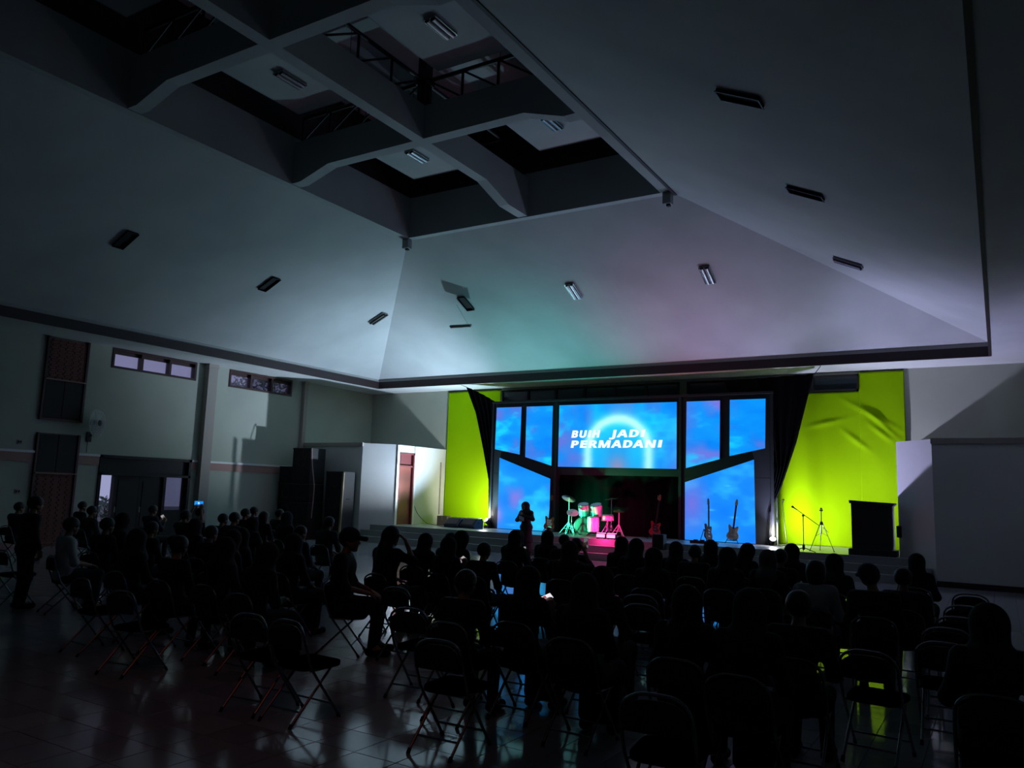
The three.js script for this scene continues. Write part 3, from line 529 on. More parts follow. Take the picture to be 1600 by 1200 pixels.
{
  let p = parLamp('white lamp glaring at the foot of the drape beside the floor monitors', -16.36, -25.1, [-0.3, 0.72, 0.62], [0.92, 0.94, 1], 6, HF + 0.1);
  spot(p.x, p.y, p.z, p.x + 0.05, p.y + 0.92, p.z + 0.36, new THREE.Color().setRGB(0.42, 0.82, 0.95), LAMP_WIDE, 1.1, 1, 4);
  spot(p.x, p.y, p.z, p.x - 0.56, p.y + 0.78, p.z + 0.28, new THREE.Color().setRGB(0.58, 0.74, 1), LAMP_CORNER, 0.8, 1, 4);
  spot(p.x, p.y, p.z, p.x - 0.755, p.y + 0.34, p.z + 0.545, new THREE.Color().setRGB(0.72, 0.84, 1), LAMP_SPILL, 0.39, 0.9, 4);
  spot(p.x, p.y, p.z, p.x - 0.4, p.y + 0.42, p.z - 0.75, new THREE.Color().setRGB(1, 0.95, 0.8), LAMP_BACK, 1.0, 1, 4);
  point(p.x - 0.03, p.y + 0.2, p.z + 0.12, new THREE.Color().setRGB(0.9, 0.93, 1), LAMP_POINT, 4);
  p = parLamp('white lamp glaring at the foot of the wide drape beside the mic stands', -5.96, -25.1, [0.25, 0.72, 0.62], [0.95, 0.92, 1], 6);
  spot(p.x, p.y, p.z, p.x + 0.1, p.y + 0.95, p.z + 0.24, new THREE.Color().setRGB(0.53, 0.57, 0.93), LAMP_WIDE * 0.85, 1.0, 1, 4);
  spot(p.x, p.y, p.z, p.x + 0.8, p.y + 0.52, p.z + 0.1, new THREE.Color().setRGB(0.57, 0.56, 1), LAMP_CORNER * 0.9, 0.8, 1, 4);
  spot(p.x, p.y, p.z, p.x + 0.5, p.y + 0.35, p.z - 0.75, new THREE.Color().setRGB(1, 0.95, 0.8), LAMP_BACK, 1.1, 1, 4);
  point(p.x + 0.03, p.y + 0.1, p.z + 0.1, new THREE.Color().setRGB(0.92, 0.92, 1), LAMP_POINT, 4);
  p = parLamp('green lamp on the stage floor by the drum kit, pointing up', -12.75, -23.3, [0.05, 0.92, -0.3], [0.05, 1, 0.45], 0.9);
  spot(p.x, p.y, p.z, -12.9, 6.8, -24.3, new THREE.Color().setRGB(0.0, 1, 0.82), LAMP_GREEN, 0.7, 1, 4);
  spot(-12.9, HF + 0.35, -23.2, -12.2, 1.25, -24.1, new THREE.Color().setRGB(0.02, 1, 0.4), LAMP_GREEN_KIT, 0.75, 0.8, 3);
}
for (const [x, y, l] of [[-10.71, HF, 'low pink light bar at the stage edge, the one nearer the presenter'], [-10.36, HF, 'low pink light bar at the stage edge, the one nearer the dark bass guitar']]) {
  const t = thing('light_bar', l, 'stage light', x, y, -22.98, 0, 'pink light bars before the drum kit');
  mesh('body', rbox(0.32, 0.15, 0.12, 0, 0.1, -0.03, 0.02), M.blackMetal, t);
  mesh('lens', [rbox(0.28, 0.1, 0.02, 0, 0.1, 0.035, 0.005), rbox(0.28, 0.02, 0.08, 0, 0.18, -0.03, 0.005)], glow(1, 0.2, 0.5, 3), t);
  mesh('foot', [rbox(0.03, 0.03, 0.16, -0.12, 0.015, -0.03, 0.005), rbox(0.03, 0.03, 0.16, 0.12, 0.015, -0.03, 0.005)], M.blackMetal, t);
  spot(x, y + 0.25, -23.02, x - 0.5, y + 0.42, -23.95, new THREE.Color().setRGB(1, 0.02, 0.25), LAMP_PINK, 0.75, 0.9, 4);
}
point(-10.54, HF + 0.22, -22.72, new THREE.Color().setRGB(1, 0.03, 0.28), 4, 4);
spot(-10.5, HF + 0.3, -22.75, -8.6, 7.2, -23.6, new THREE.Color().setRGB(1, 0.25, 0.5), LAMP_PINK_CEIL, 0.6, 1, 4);
{ // small red lamp on the slope overhead: its glints show on the chair legs
  const t = thing('signal_lamp', 'small red lamp fixed to the ceiling slope over the back rows', 'lamp', -3.9, HE + (HC - HE) / (OR - ER) * (-3.9 - ER) - 0.02, -1.6);
  mesh('base', lathe([[0, 0], [0.09, 0], [0.09, -0.04], [0, -0.04]], 20), M.blackMetal, t);
  mesh('lens', lathe([[0, -0.13], [0.04, -0.12], [0.07, -0.09], [0.075, -0.04]], 20), glow(1, 0.1, 0.06, 2), t);
  spot(-3.9, t.position.y - 0.16, -1.6, -6.2, 0.4, -5.0, new THREE.Color().setRGB(1, 0.16, 0.1), LAMP_RED, 0.42, 0.8, 2);
}

// ───────── stage props ─────────
for (const [x, l] of [[-17.36, 'black wedge floor monitor nearer the cardboard box'], [-16.64, 'black wedge floor monitor nearer the white lamp']]) {
  const t = thing('floor_monitor', l, 'speaker', x, HF, -24.45, -0.12, 'pair of wedge monitors');
  const prof = [[-0.26, 0], [0.24, 0], [0.28, 0.1], [0.02, 0.35], [-0.18, 0.37], [-0.26, 0.27]];
  mesh('cabinet', prism(prof, -0.34, 0.34, 0.012).rotateY(-Math.PI / 2), M.blackSide2, t);
  const grille = mesh('grille', prep(new RoundedBoxGeometry(0.6, 0.31, 0.015, 1, 0.005).rotateX(-0.83).translate(0, 0.235, 0.158)), M.grille, t);
  mesh('handle', rbox(0.02, 0.04, 0.14, 0.345, 0.2, 0.0, 0.006), M.rubber, t);
}
{
  const t = thing('cardboard_box', 'small brown cardboard box on the stage by the white wing wall', 'box', -18.6, HF, -25.4, 0.2);
  mesh('carton', [rbox(0.42, 0.36, 0.36, 0, 0.18, 0, 0.008)], M.cardboard, t);
  mesh('flap', [box(-0.21, 0.0, 0.355, 0.366, -0.18, 0.18), box(0.01, 0.21, 0.355, 0.37, -0.18, 0.18)], M.cardboard, t);
  mesh('tape', box(-0.03, 0.03, 0.2, 0.362, 0.175, 0.183), M.paleWood, t);
}
{
  const t = thing('wall_pipe', 'thin dark vertical conduit on the white wing wall above the cardboard box', 'pipe', WL2 + 0.03, 0, -26.35);
  mesh('tube', rod(V(0, 1.0, 0), V(0, 3.1, 0), 0.025), M.pillar, t);
  for (const y of [1.3, 2.1, 2.9]) mesh('clip', rbox(0.03, 0.03, 0.09, 0, y, 0, 0.005), M.metal, t);
  const c = thing('wall_cable', 'thin dark cable trailing from the red door down to the stage floor', 'cable');
  mesh('cable', tube([V(WL2 + 0.012, 1.35, -24.72), V(WL2 + 0.012, 1.05, -24.95), V(WL2 + 0.012, 0.8, -25.3), V(WL2 + 0.03, 0.64, -25.6), V(WL2 + 0.35, 0.632, -25.4), V(-18.2, 0.632, -24.6), V(-17.8, 0.632, -24.3)], 0.009, 6, false, 60), M.blackCable, c);
}
{ // lectern
  const t = thing('lectern', 'large black lectern with an overhanging top on a low plinth', 'lectern', -2.92, HF, -23.4);
  mesh('plinth', rbox(1.16, 0.16, 0.7, 0, 0.08, 0, 0.012), M.blackBoard, t);
  mesh('body', [prism([[-0.5, 0.16], [0.47, 0.16], [0.5, 1.32], [-0.5, 1.36]], -0.26, 0.26, 0.01)], M.blackBox, t);
  mesh('side_panel', box(0.49, 0.505, 0.2, 1.28, -0.2, 0.2), M.gray, t);
  mesh('top', prep(prism([[-0.54, 1.36], [0.52, 1.31], [0.56, 1.36], [0.56, 1.39], [-0.54, 1.44]], -0.32, 0.32, 0.008)), M.blackBox, t);
  mesh('front_panel', rbox(0.8, 0.95, 0.03, -0.01, 0.76, 0.265, 0.01), M.blackBoard, t);
  const c = thing('socket_box', 'small black box fixed to the corner of the dark wing beside the lectern', 'socket box', WR2 + 0.01, 1.12, WZ2 + 0.06);
  mesh('case', rbox(0.12, 0.3, 0.1, 0, 0.15, 0, 0.01), M.rubber, c); mesh('cover', rbox(0.09, 0.22, 0.02, 0, 0.15, 0.055, 0.006), M.blackBox, c);
}
{ // boom microphone stand
  const t = thing('microphone_stand', 'black boom microphone stand in front of the lime cloth, arm slanting up', 'mic stand', -4.62, HF, -22.95);
  for (const a of [0.3, 2.4, 4.5]) mesh('leg', rod(V(0, 0.12, 0), V(0.34 * Math.cos(a), 0.012, 0.34 * Math.sin(a)), 0.012), M.blackMetal, t);
  mesh('pole', [rod(V(0, 0.08, 0), V(0, 0.98, 0), 0.013), lathe([[0, 0.06], [0.035, 0.06], [0.035, 0.16], [0.02, 0.2], [0, 0.2]], 12)], M.blackMetal, t);
  mesh('clutch', rod(V(-0.03, 0.98, 0), V(0.03, 0.98, 0), 0.025), M.blackMetal, t);
  const b = mesh('boom', rod(V(-0.26, 1.2, 0), V(0.42, 0.72, 0), 0.01), M.blackMetal, t);
  mesh('microphone', [rod(V(-0.27, 1.2, 0), V(-0.16, 1.13, 0), 0.02, 0.014), prep(new THREE.SphereGeometry(0.032, 12, 8).translate(-0.275, 1.21, 0))], M.blackMetal, b);
}
{
  const t = thing('camera_tripod', 'spidery tripod with a small head behind the boom microphone stand', 'tripod', -4.32, HF, -23.9);
  for (const [a, r] of [[0.2, 0.34], [2.3, 0.4], [4.4, 0.36]]) { const l = mesh('leg', rod(V(0.03 * Math.cos(a), 0.78, 0.03 * Math.sin(a)), V(r * Math.cos(a), 0.01, r * Math.sin(a)), 0.012, 0.009), M.blackMetal, t); mesh('foot', prep(new THREE.SphereGeometry(0.016, 8, 6).translate(r * Math.cos(a), 0.012, r * Math.sin(a))), M.rubber, l); }
  mesh('column', rod(V(0, 0.5, 0), V(0, 1.12, 0), 0.013), M.blackMetal, t);
  mesh('spreader', [0.2, 2.3, 4.4].map(a => rod(V(0, 0.5, 0), V(0.19 * Math.cos(a), 0.42, 0.19 * Math.sin(a)), 0.006)), M.blackMetal, t);
  mesh('head', [rbox(0.09, 0.04, 0.06, 0, 1.13, 0, 0.008), rbox(0.05, 0.05, 0.05, 0, 1.18, 0, 0.01), rod(V(0.03, 0.66, 0), V(0.2, 0.52, 0.06), 0.008), rbox(0.07, 0.09, 0.07, 0, 0.77, 0, 0.01)], M.blackMetal, t);
}
{
  const t = thing('pole_stand', 'upright metal pole standing beside the white-lit foot of the wide drape', 'pole', -5.78, HF, -25.0);
  mesh('pole', [rod(V(0, 0.02, 0), V(0, 1.45, 0), 0.018)], M.gray, t); mesh('collar', rod(V(0, 0.7, 0), V(0, 0.78, 0), 0.03), M.metal, t); mesh('base', lathe([[0, 0], [0.14, 0], [0.14, 0.015], [0.03, 0.03], [0, 0.03]], 20), M.blackMetal, t);
  const u = thing('microphone_stand', 'tilted microphone peeping over the edge of the wide drape', 'mic stand', -5.62, HF, -25.45);
  mesh('pole', rod(V(0, 0.02, 0), V(-0.1, 1.3, 0.05), 0.011), M.blackMetal, u); mesh('base', lathe([[0, 0], [0.13, 0], [0.13, 0.012], [0.02, 0.025], [0, 0.025]], 20), M.blackMetal, u);
  mesh('microphone', [rod(V(-0.1, 1.28, 0.05), V(-0.07, 1.38, 0.07), 0.013, 0.018), prep(new THREE.SphereGeometry(0.03, 12, 8).translate(-0.065, 1.4, 0.072))], M.blackMetal, u);
}
// guitars, leaning on stands
function guitar(name, label, x, z, lean, turn, bodyMat, guardMat, long, h0 = 0.12) {
  const t = thing(name, label, 'guitar', x, HF, z, 0, 'guitars on stands');
  t.rotation.set(0, turn, 0);
  const tilt = new THREE.Matrix4().makeRotationZ(lean), lift = g => prep(g.rotateX(-0.16).applyMatrix4(tilt).translate(0, h0, 0));
  const s = new THREE.Shape(); s.moveTo(0, 0);
  s.bezierCurveTo(0.13, -0.02, 0.2, 0.05, 0.18, 0.14); s.bezierCurveTo(0.17, 0.2, 0.11, 0.22, 0.13, 0.28); s.bezierCurveTo(0.15, 0.36, 0.17, 0.4, 0.13, 0.42); s.bezierCurveTo(0.09, 0.42, 0.07, 0.36, 0.03, 0.37);
  s.lineTo(-0.03, 0.37); s.bezierCurveTo(-0.07, 0.36, -0.1, 0.45, -0.14, 0.45); s.bezierCurveTo(-0.18, 0.44, -0.14, 0.36, -0.13, 0.28); s.bezierCurveTo(-0.1, 0.2, -0.17, 0.2, -0.18, 0.12); s.bezierCurveTo(-0.19, 0.03, -0.1, -0.02, 0, 0);
  mesh('body', lift(new THREE.ExtrudeGeometry(s, { depth: 0.035, bevelEnabled: true, bevelSize: 0.008, bevelThickness: 0.008, bevelSegments: 2, curveSegments: 10 })), bodyMat, t);
  mesh('pickguard', lift(new THREE.ExtrudeGeometry(new THREE.Shape([[-0.06, 0.14], [0.1, 0.1], [0.13, 0.2], [0.07, 0.24], [0.1, 0.35], [0.02, 0.33], [-0.08, 0.36], [-0.08, 0.24]].map(p => new THREE.Vector2(...p))), { depth: 0.004, bevelEnabled: false }).translate(0, 0, 0.045)), guardMat, t);
  mesh('neck', lift(new THREE.BoxGeometry(0.052, long, 0.024).translate(0, 0.34 + long / 2, 0.04)), M.darkWood, t);
  const hd = mesh('headstock', lift(prism([[-0.03, 0], [0.03, 0], [0.05, 0.05], [0.03, 0.19], [-0.02, 0.21], [-0.05, 0.05]], 0.02, 0.038).translate(0, 0.34 + long, 0)), bodyMat, t);
  mesh('tuner', [0, 1, 2, 3].map(k => lift(new THREE.SphereGeometry(0.012, 6, 5).translate(-0.06, 0.39 + long + k * 0.035, 0.03))), M.metal, hd);
  mesh('bridge', [lift(new THREE.BoxGeometry(0.09, 0.03, 0.014).translate(0, 0.09, 0.05)), lift(new THREE.BoxGeometry(0.08, 0.025, 0.012).translate(0, 0.2, 0.05)), lift(new THREE.BoxGeometry(0.08, 0.025, 0.012).translate(0, 0.28, 0.05))], M.metal, t);
  const st = thing('guitar_stand', label.replace(/^.*? (bass guitar|guitar)/, 'black folding stand under the $1').split(' ').slice(0, 15).join(' '), 'stand', x, HF, z, turn, 'guitar stands');
  mesh('leg', rod(V(0, 0.42, -0.14), V(-0.2, 0.01, 0.12), 0.011), M.blackMetal, st); mesh('leg', rod(V(0, 0.42, -0.14), V(0.2, 0.01, 0.12), 0.011), M.blackMetal, st); mesh('leg', rod(V(0, 0.42, -0.14), V(0, 0.01, -0.3), 0.011), M.blackMetal, st);
  mesh('cradle', [rod(V(-0.12, 0.1, 0.06), V(-0.12, 0.1, 0.14), 0.011), rod(V(0.12, 0.1, 0.06), V(0.12, 0.1, 0.14), 0.011), rod(V(-0.14, 0.1, 0.06), V(0.14, 0.1, 0.06), 0.011)], M.blackMetal, st);
}
const M_woodBody = std(0.25, 0.09, 0.04, 0.3), M_paleBody = std(0.3, 0.3, 0.3, 0.4), M_ivory = std(0.75, 0.75, 0.7, 0.4);
guitar('electric_guitar', 'electric guitar with a green-lit pickguard beside the slanted screen and presenter', -13.42, -24.5, -0.02, 0.1, M_woodBody, M_ivory, 0.66);
guitar('electric_guitar', 'pale bodied guitar standing upright before the violet slanted screen', -7.15, -24.95, -0.1, 0.1, M_paleBody, M_paleBody, 0.72);
guitar('electric_guitar', 'dark guitar seen edge-on, leaning on a stand before the violet slanted screen', -7.72, -24.3, -0.22, 1.25, M.blackBox, M.blackBox, 0.74);
guitar('bass_guitar', 'dim red bass guitar standing alone in the dark bay beside the violet screen', -9.62, -24.7, -0.12, 0.2, std(0.3, 0.03, 0.03, 0.35), M.blackBox, 0.8);
{ // flat pedalboard under the edge-on guitar, black speaker on the stage edge
  const t = thing('pedal_board', 'low black pedal board on the stage in front of the leaning guitars', 'pedal board', -7.72, HF, -23.95, 0.1);
  mesh('board', prism([[-0.14, 0], [0.14, 0], [0.14, 0.03], [-0.14, 0.08]], -0.4, 0.4, 0.005).rotateY(Math.PI / 2), M.blackBox, t);
  for (const x of [-0.25, -0.05, 0.2]) mesh('pedal', rbox(0.12, 0.05, 0.14, x, 0.09, 0.02, 0.01), M.blackMetal, t);
  const s = thing('speaker_box', 'square black speaker box at the stage edge below the dim bass guitar', 'speaker', -8.72, 0.42, -22.8, 0);
  mesh('cabinet', rbox(0.36, 0.46, 0.26, 0, 0.23, 0, 0.012), M.blackBox, s); mesh('grille', rbox(0.32, 0.42, 0.02, 0, 0.23, 0.13, 0.006), M.grille, s);
}
// drum kit
{
  const t = thing('drum_kit', 'drum kit lit magenta and green in the dark bay of the stage set', 'drum kit', -11.55, HF, -24.35);
  const drum = (name, x, y, z, r, h, rx, ry, shell, head) => {
    const put = g => prep(g.rotateX(rx).rotateY(ry).translate(x, y, z));
    const d = mesh(name, put(lathe([[0, -h / 2], [r, -h / 2], [r, h / 2], [0, h / 2]], 28)), shell, t);
    mesh('rim', [put(new THREE.TorusGeometry(r + 0.006, 0.012, 6, 28).rotateX(Math.PI / 2).translate(0, h / 2, 0)), put(new THREE.TorusGeometry(r + 0.006, 0.012, 6, 28).rotateX(Math.PI / 2).translate(0, -h / 2, 0))], M.chrome, d);
    mesh('drum_head', put(lathe([[0, 0.004], [r - 0.01, 0.004], [r - 0.01, 0], [0, 0]], 28).translate(0, h / 2, 0)), head, d);
    const lug = []; for (let k = 0; k < 8; k++) lug.push(put(new THREE.CylinderGeometry(0.006, 0.006, h, 5).translate((r + 0.012) * Math.cos(k * 0.785), 0, (r + 0.012) * Math.sin(k * 0.785))));
    mesh('tension_rod', lug, M.chrome, d);
  };
  drum('bass_drum', -0.38, 0.31, 0.05, 0.29, 0.42, Math.PI / 2, 0.1, M.drumShell, M.blackBox);
  drum('rack_tom', -0.45, 0.86, 0.0, 0.18, 0.38, 0.35, 0.15, M.acrylic, M.drumHead);
  drum('rack_tom', 0.03, 0.86, 0.0, 0.19, 0.38, 0.35, -0.1, M.acrylic, M.drumHead);
  drum('floor_tom', 0.06, 0.4, 0.32, 0.19, 0.48, 0.05, 0, M.drumHead, M.drumHead);
  drum('snare_drum', 0.52, 0.63, 0.2, 0.2, 0.18, 0.05, 0, M.acrylic, M.drumHead);
  const cym = (x, y, z, r, rx, rz, mat) => mesh('cymbal', prep(lathe([[0, 0.03], [0.04, 0.026], [0.06, 0.012], [r, -0.01], [r, -0.014], [0.06, 0.006], [0, 0.022]], 28).rotateX(rx).rotateZ(rz).translate(x, y, z)), mat, t);
  cym(-0.98, 1.22, 0.1, 0.24, 0.25, -0.45, M.brass); cym(-0.64, 0.76, 0.45, 0.2, 0.5, -0.35, M.drumHead); cym(0.45, 1.26, -0.25, 0.24, 0.12, 0.1, M.brass); cym(0.86, 0.86, 0.05, 0.2, 0.15, -0.1, M.brass); cym(0.86, 0.89, 0.05, 0.2, 0.1, -0.1, M.brass);
  const stand = (x, z, h, r, mat) => { const s = mesh('cymbal_stand', [rod(V(x, 0.2, z), V(x, h, z), 0.014), rod(V(x, h - 0.02, z), V(x, h + 0.05, z), 0.008)], mat, t); for (const a of [0.5, 2.6, 4.7, 1.5]) mesh('leg', [rod(V(x, 0.44, z), V(x + r * Math.cos(a), 0.01, z + r * Math.sin(a)), 0.011), rod(V(x, 0.2, z), V(x + r * 0.52 * Math.cos(a), 0.22, z + r * 0.52 * Math.sin(a)), 0.007)], mat, s); };
  stand(-0.86, 0.3, 1.2, 0.34, M.acrylic); stand(0.45, -0.25, 1.22, 0.26, M.chrome); stand(0.86, 0.05, 0.86, 0.3, M.acrylic); stand(0.5, 0.2, 0.5, 0.24, M.chrome); stand(-0.64, 0.52, 0.72, 0.2, M.chrome);
  mesh('tom_mount', [rod(V(-0.2, 0.55, 0), V(-0.2, 0.85, -0.02), 0.014), rod(V(-0.35, 0.8, 0), V(-0.05, 0.8, 0), 0.012)], M.chrome, t);
  const th = mesh('stool', [rod(V(0.1, 0.2, -0.75), V(0.1, 0.48, -0.75), 0.02), ...[0, 2.1, 4.2].map(a => rod(V(0.1, 0.3, -0.75), V(0.1 + 0.24 * Math.cos(a), 0.01, -0.75 + 0.24 * Math.sin(a)), 0.011))], M.chrome, t);
  mesh('seat', prep(lathe([[0, 0.48], [0.16, 0.48], [0.18, 0.51], [0.16, 0.55], [0, 0.56]], 20).translate(0.1, 0, -0.75)), M.vinyl, th);
}

// ───────── by the left wall ─────────
{ // wall fan
  const t = thing('wall_fan', 'big round caged fan on the wall beside the dark red brick strip', 'fan', XL, 3.66, -13.9);
  const fx = 0.42, R = 0.42, aim = g => prep(g.rotateY(0.5).translate(fx, 0, 0.05));
  mesh('bracket', [rbox(0.03, 0.3, 0.16, 0.015, -0.42, 0, 0.005), rod(V(0.02, -0.42, 0), V(0.2, -0.36, 0.02), 0.02), rod(V(0.2, -0.36, 0.02), V(0.24, -0.05, 0.03), 0.02)], M.blackMetal, t);
  mesh('motor', aim(lathe([[0, -0.2], [0.06, -0.19], [0.09, -0.12], [0.09, 0], [0, 0.02]], 18).rotateZ(-Math.PI / 2)), M.blackMetal, t);
  for (let k = 0; k < 3; k++) mesh('blade', aim(prism([[0.05, -0.03], [0.2, -0.11], [0.37, -0.1], [0.38, 0.06], [0.2, 0.1], [0.05, 0.04]], -0.004, 0.004).rotateX(0.35).rotateZ(k * 2.094).rotateY(Math.PI / 2).translate(0.03, 0, 0)), M.gray, t);
  const ring = (r, x) => aim(new THREE.TorusGeometry(r, 0.008, 5, 40).rotateY(Math.PI / 2).translate(x, 0, 0));
  const rings = []; for (let k = 1; k < 7; k++) { rings.push(ring(R * k / 6, 0.1 - 0.06 * (k / 6) ** 3), ring(R * k / 6, -0.04 + 0.06 * (k / 6) ** 3)); }
  for (let k = 0; k < 48; k++) { const a = k * 0.1309; rings.push(aim(rod(V(0.1, 0.05 * Math.cos(a), 0.05 * Math.sin(a)), V(0.04, R * Math.cos(a), R * Math.sin(a)), 0.0045, 0.0045, 4))); }
  mesh('cage', rings, M.metal, t);
  mesh('hub_cap', aim(lathe([[0, 0.02], [0.09, 0], [0.09, -0.01], [0, -0.01]], 18).rotateZ(-Math.PI / 2).translate(0.11, 0, 0)), M.blackMetal, t);
  mesh('cord', tube([V(0.1, -0.36, 0.02), V(0.03, -0.6, 0.03), V(0.02, -0.9, 0.03)], 0.008), M.blackCable, t);
}
for (const [y, z, l] of [[2.95, -11.9, 'pair of small dark wall switches beside the brick strip'], [1.55, -12.0, 'small dark socket low on the wall under the reddish band']]) {
  const t = thing('wall_switch', l, 'switch', XL + 0.005, y, z);
  mesh('plate', rbox(0.02, 0.12, 0.14, 0.01, 0, 0, 0.004), M.pillar, t); mesh('rocker', [rbox(0.01, 0.06, 0.04, 0.022, 0, -0.03, 0.002), rbox(0.01, 0.06, 0.04, 0.022, 0, 0.03, 0.002)], M.rubber, t);
}
function speakerCab(label, x0, x1, y0, y1, z0, z1, drivers, name = 'loudspeaker', group = 'stacked loudspeakers') {
  const w = x1 - x0, h = y1 - y0, d = z1 - z0, t = thing(name, label, 'speaker', (x0 + x1) / 2, y0, (z0 + z1) / 2, 0, group);
  mesh('cabinet', rbox(w - 0.012, h - 0.012, d, 0, h / 2, 0, 0.015), M.blackSide, t);
  mesh('grille', rbox(w - 0.05, h - 0.05, 0.03, 0, h / 2, d / 2, 0.01), M.grille, t);
  for (const [x, y, r] of drivers) mesh('driver', prep(lathe([[0, 0], [r * 0.3, 0.005], [r * 0.9, 0.03], [r, 0.03], [r, 0.018], [0, -0.01]], 20).rotateX(Math.PI / 2).translate(x, y, d / 2 - 0.005)), M.rubber, t);
  mesh('handle', [rbox(0.012, 0.05, 0.18, w / 2, h * 0.6, 0, 0.005), rbox(0.012, 0.05, 0.18, -w / 2, h * 0.6, 0, 0.005)], M.rubber, t);
  mesh('corner', [[-1, 0], [1, 0], [-1, 1], [1, 1]].map(([a, b]) => rbox(0.05, 0.05, 0.05, a * (w / 2 - 0.022), b ? h - 0.03 : 0.03, d / 2 - 0.01, 0.01)), M.blackMetal, t);
}
const z0 = -22.2, z1 = -21.45;
speakerCab('wide black bass cabinet at the bottom of the loudspeaker stack', -23.62, -21.96, 0, 0.68, z0, z1, [[-0.4, 0.34, 0.24], [0.4, 0.34, 0.24]]);
speakerCab('wide black bass cabinet second from the floor in the stack', -23.62, -21.96, 0.68, 1.36, z0, z1, [[-0.4, 0.34, 0.24], [0.4, 0.34, 0.24]]);
speakerCab('wide black bass cabinet directly under the tallest speaker of the stack', -23.62, -21.97, 1.36, 2.04, z0, z1, [[-0.4, 0.34, 0.24], [0.4, 0.34, 0.24]]);
speakerCab('smaller black speaker on the stack, on the wall side of the tallest one', -23.62, -22.98, 2.04, 2.7, z0, z1, [[0, 0.3, 0.2]]);
speakerCab('tall black speaker topping the stack, a pinkish cord down its edge', -22.96, -21.98, 2.04, 3.4, z0, z1, [[0, 0.35, 0.24], [0, 0.85, 0.24], [0, 1.2, 0.08]]);
speakerCab('black cabinet behind the loudspeaker stack, next to the pale wing wall', -21.6, -20.72, 0, 2.55, -22.55, -21.9, [[0, 0.6, 0.26], [0, 1.4, 0.26], [0, 2.1, 0.16]], 'loudspeaker_cabinet');
{
  const t = thing('wood_batten', 'pale wooden batten leaning upright against the black cabinet by the wing', 'batten', -20.66, 0, -21.8);
  mesh('plank', prism([[-0.04, 0], [0.04, 0], [0.08, 2.5], [0.0, 2.5]], -0.02, 0.02, 0.004), M.paleWood, t);
  mesh('foot', rbox(0.12, 0.04, 0.12, 0, 0.02, 0, 0.008), M.blackBox, t);
  const c = thing('hanging_cord', 'thin pinkish cord hanging slack down the loudspeaker stack', 'cord');
  mesh('cord', tube([V(-21.94, 3.38, -21.42), V(-21.8, 2.75, -21.36), V(-21.66, 2.2, -21.34), V(-21.62, 2.0, -21.34), V(-21.64, 1.5, -21.36), V(-21.7, 0.8, -21.38)], 0.014, 6, false, 40), M.cable, c);
  mesh('plug', rod(V(-21.94, 3.36, -21.43), V(-21.95, 3.42, -21.46), 0.02), M.blackCable, c);
}
// outside the door and windows: ground, bushes, a tree
{
  struct('ground_outside', box(-60, XL - 0.31, -0.4, -0.1, -60, 20), M.soil);
  const plant = (label, x, z, r, h, n, trunk) => {
    const t = thing(trunk ? 'garden_tree' : 'garden_bush', label, trunk ? 'tree' : 'bush', x, -0.1, z, 0, 'greenery outside the hall'), pos = [];
    for (let k = 0; k < n; k++) {
      const a = rr(0, 6.283), e = Math.acos(rr(-1, 1)), d = r * Math.cbrt(rr(0.25, 1)), c = V(d * Math.sin(e) * Math.cos(a), h + d * Math.cos(e) * 0.85, d * Math.sin(e) * Math.sin(a));
      const u = V(rr(-1, 1), rr(-1, 1), rr(-1, 1)).normalize(), v = V(rr(-1, 1), rr(-1, 1), rr(-1, 1)).cross(u).normalize(), s = rr(0.08, 0.17);
      const q = [c.clone().addScaledVector(u, -s), c.clone().addScaledVector(v, s * 0.45), c.clone().addScaledVector(u, s), c.clone().addScaledVector(v, -s * 0.45)];
      pos.push(...[q[0], q[1], q[2], q[0], q[2], q[3]].flatMap(p => [p.x, p.y, p.z]));
    }
    const g = new THREE.BufferGeometry(); g.setAttribute('position', new THREE.Float32BufferAttribute(pos, 3)); g.computeVertexNormals(); g.setAttribute('uv', new THREE.Float32BufferAttribute(new Float32Array(pos.length / 3 * 2), 2));
    mesh('foliage', prep(g), M.leaf, t).userData.kind = 'stuff';
    mesh('stem', [rod(V(0, 0, 0), V(0.1, h, 0), trunk ? 0.16 : 0.05, trunk ? 0.1 : 0.03), rod(V(0.05, h * 0.6, 0), V(r * 0.5, h + r * 0.3, 0.2), 0.05, 0.02), rod(V(0.05, h * 0.7, 0), V(-r * 0.4, h + r * 0.4, -0.2), 0.05, 0.02)], M.bark, t);
  };
  plant('leafy bush seen in the gap of the open side door', -29.5, -18.2, 1.0, 0.6, 600, false);
  plant('tree crown showing as dark blur in the high window nearest the stage', -28.4, -25.6, 2.4, 6.4, 2600, true);
}

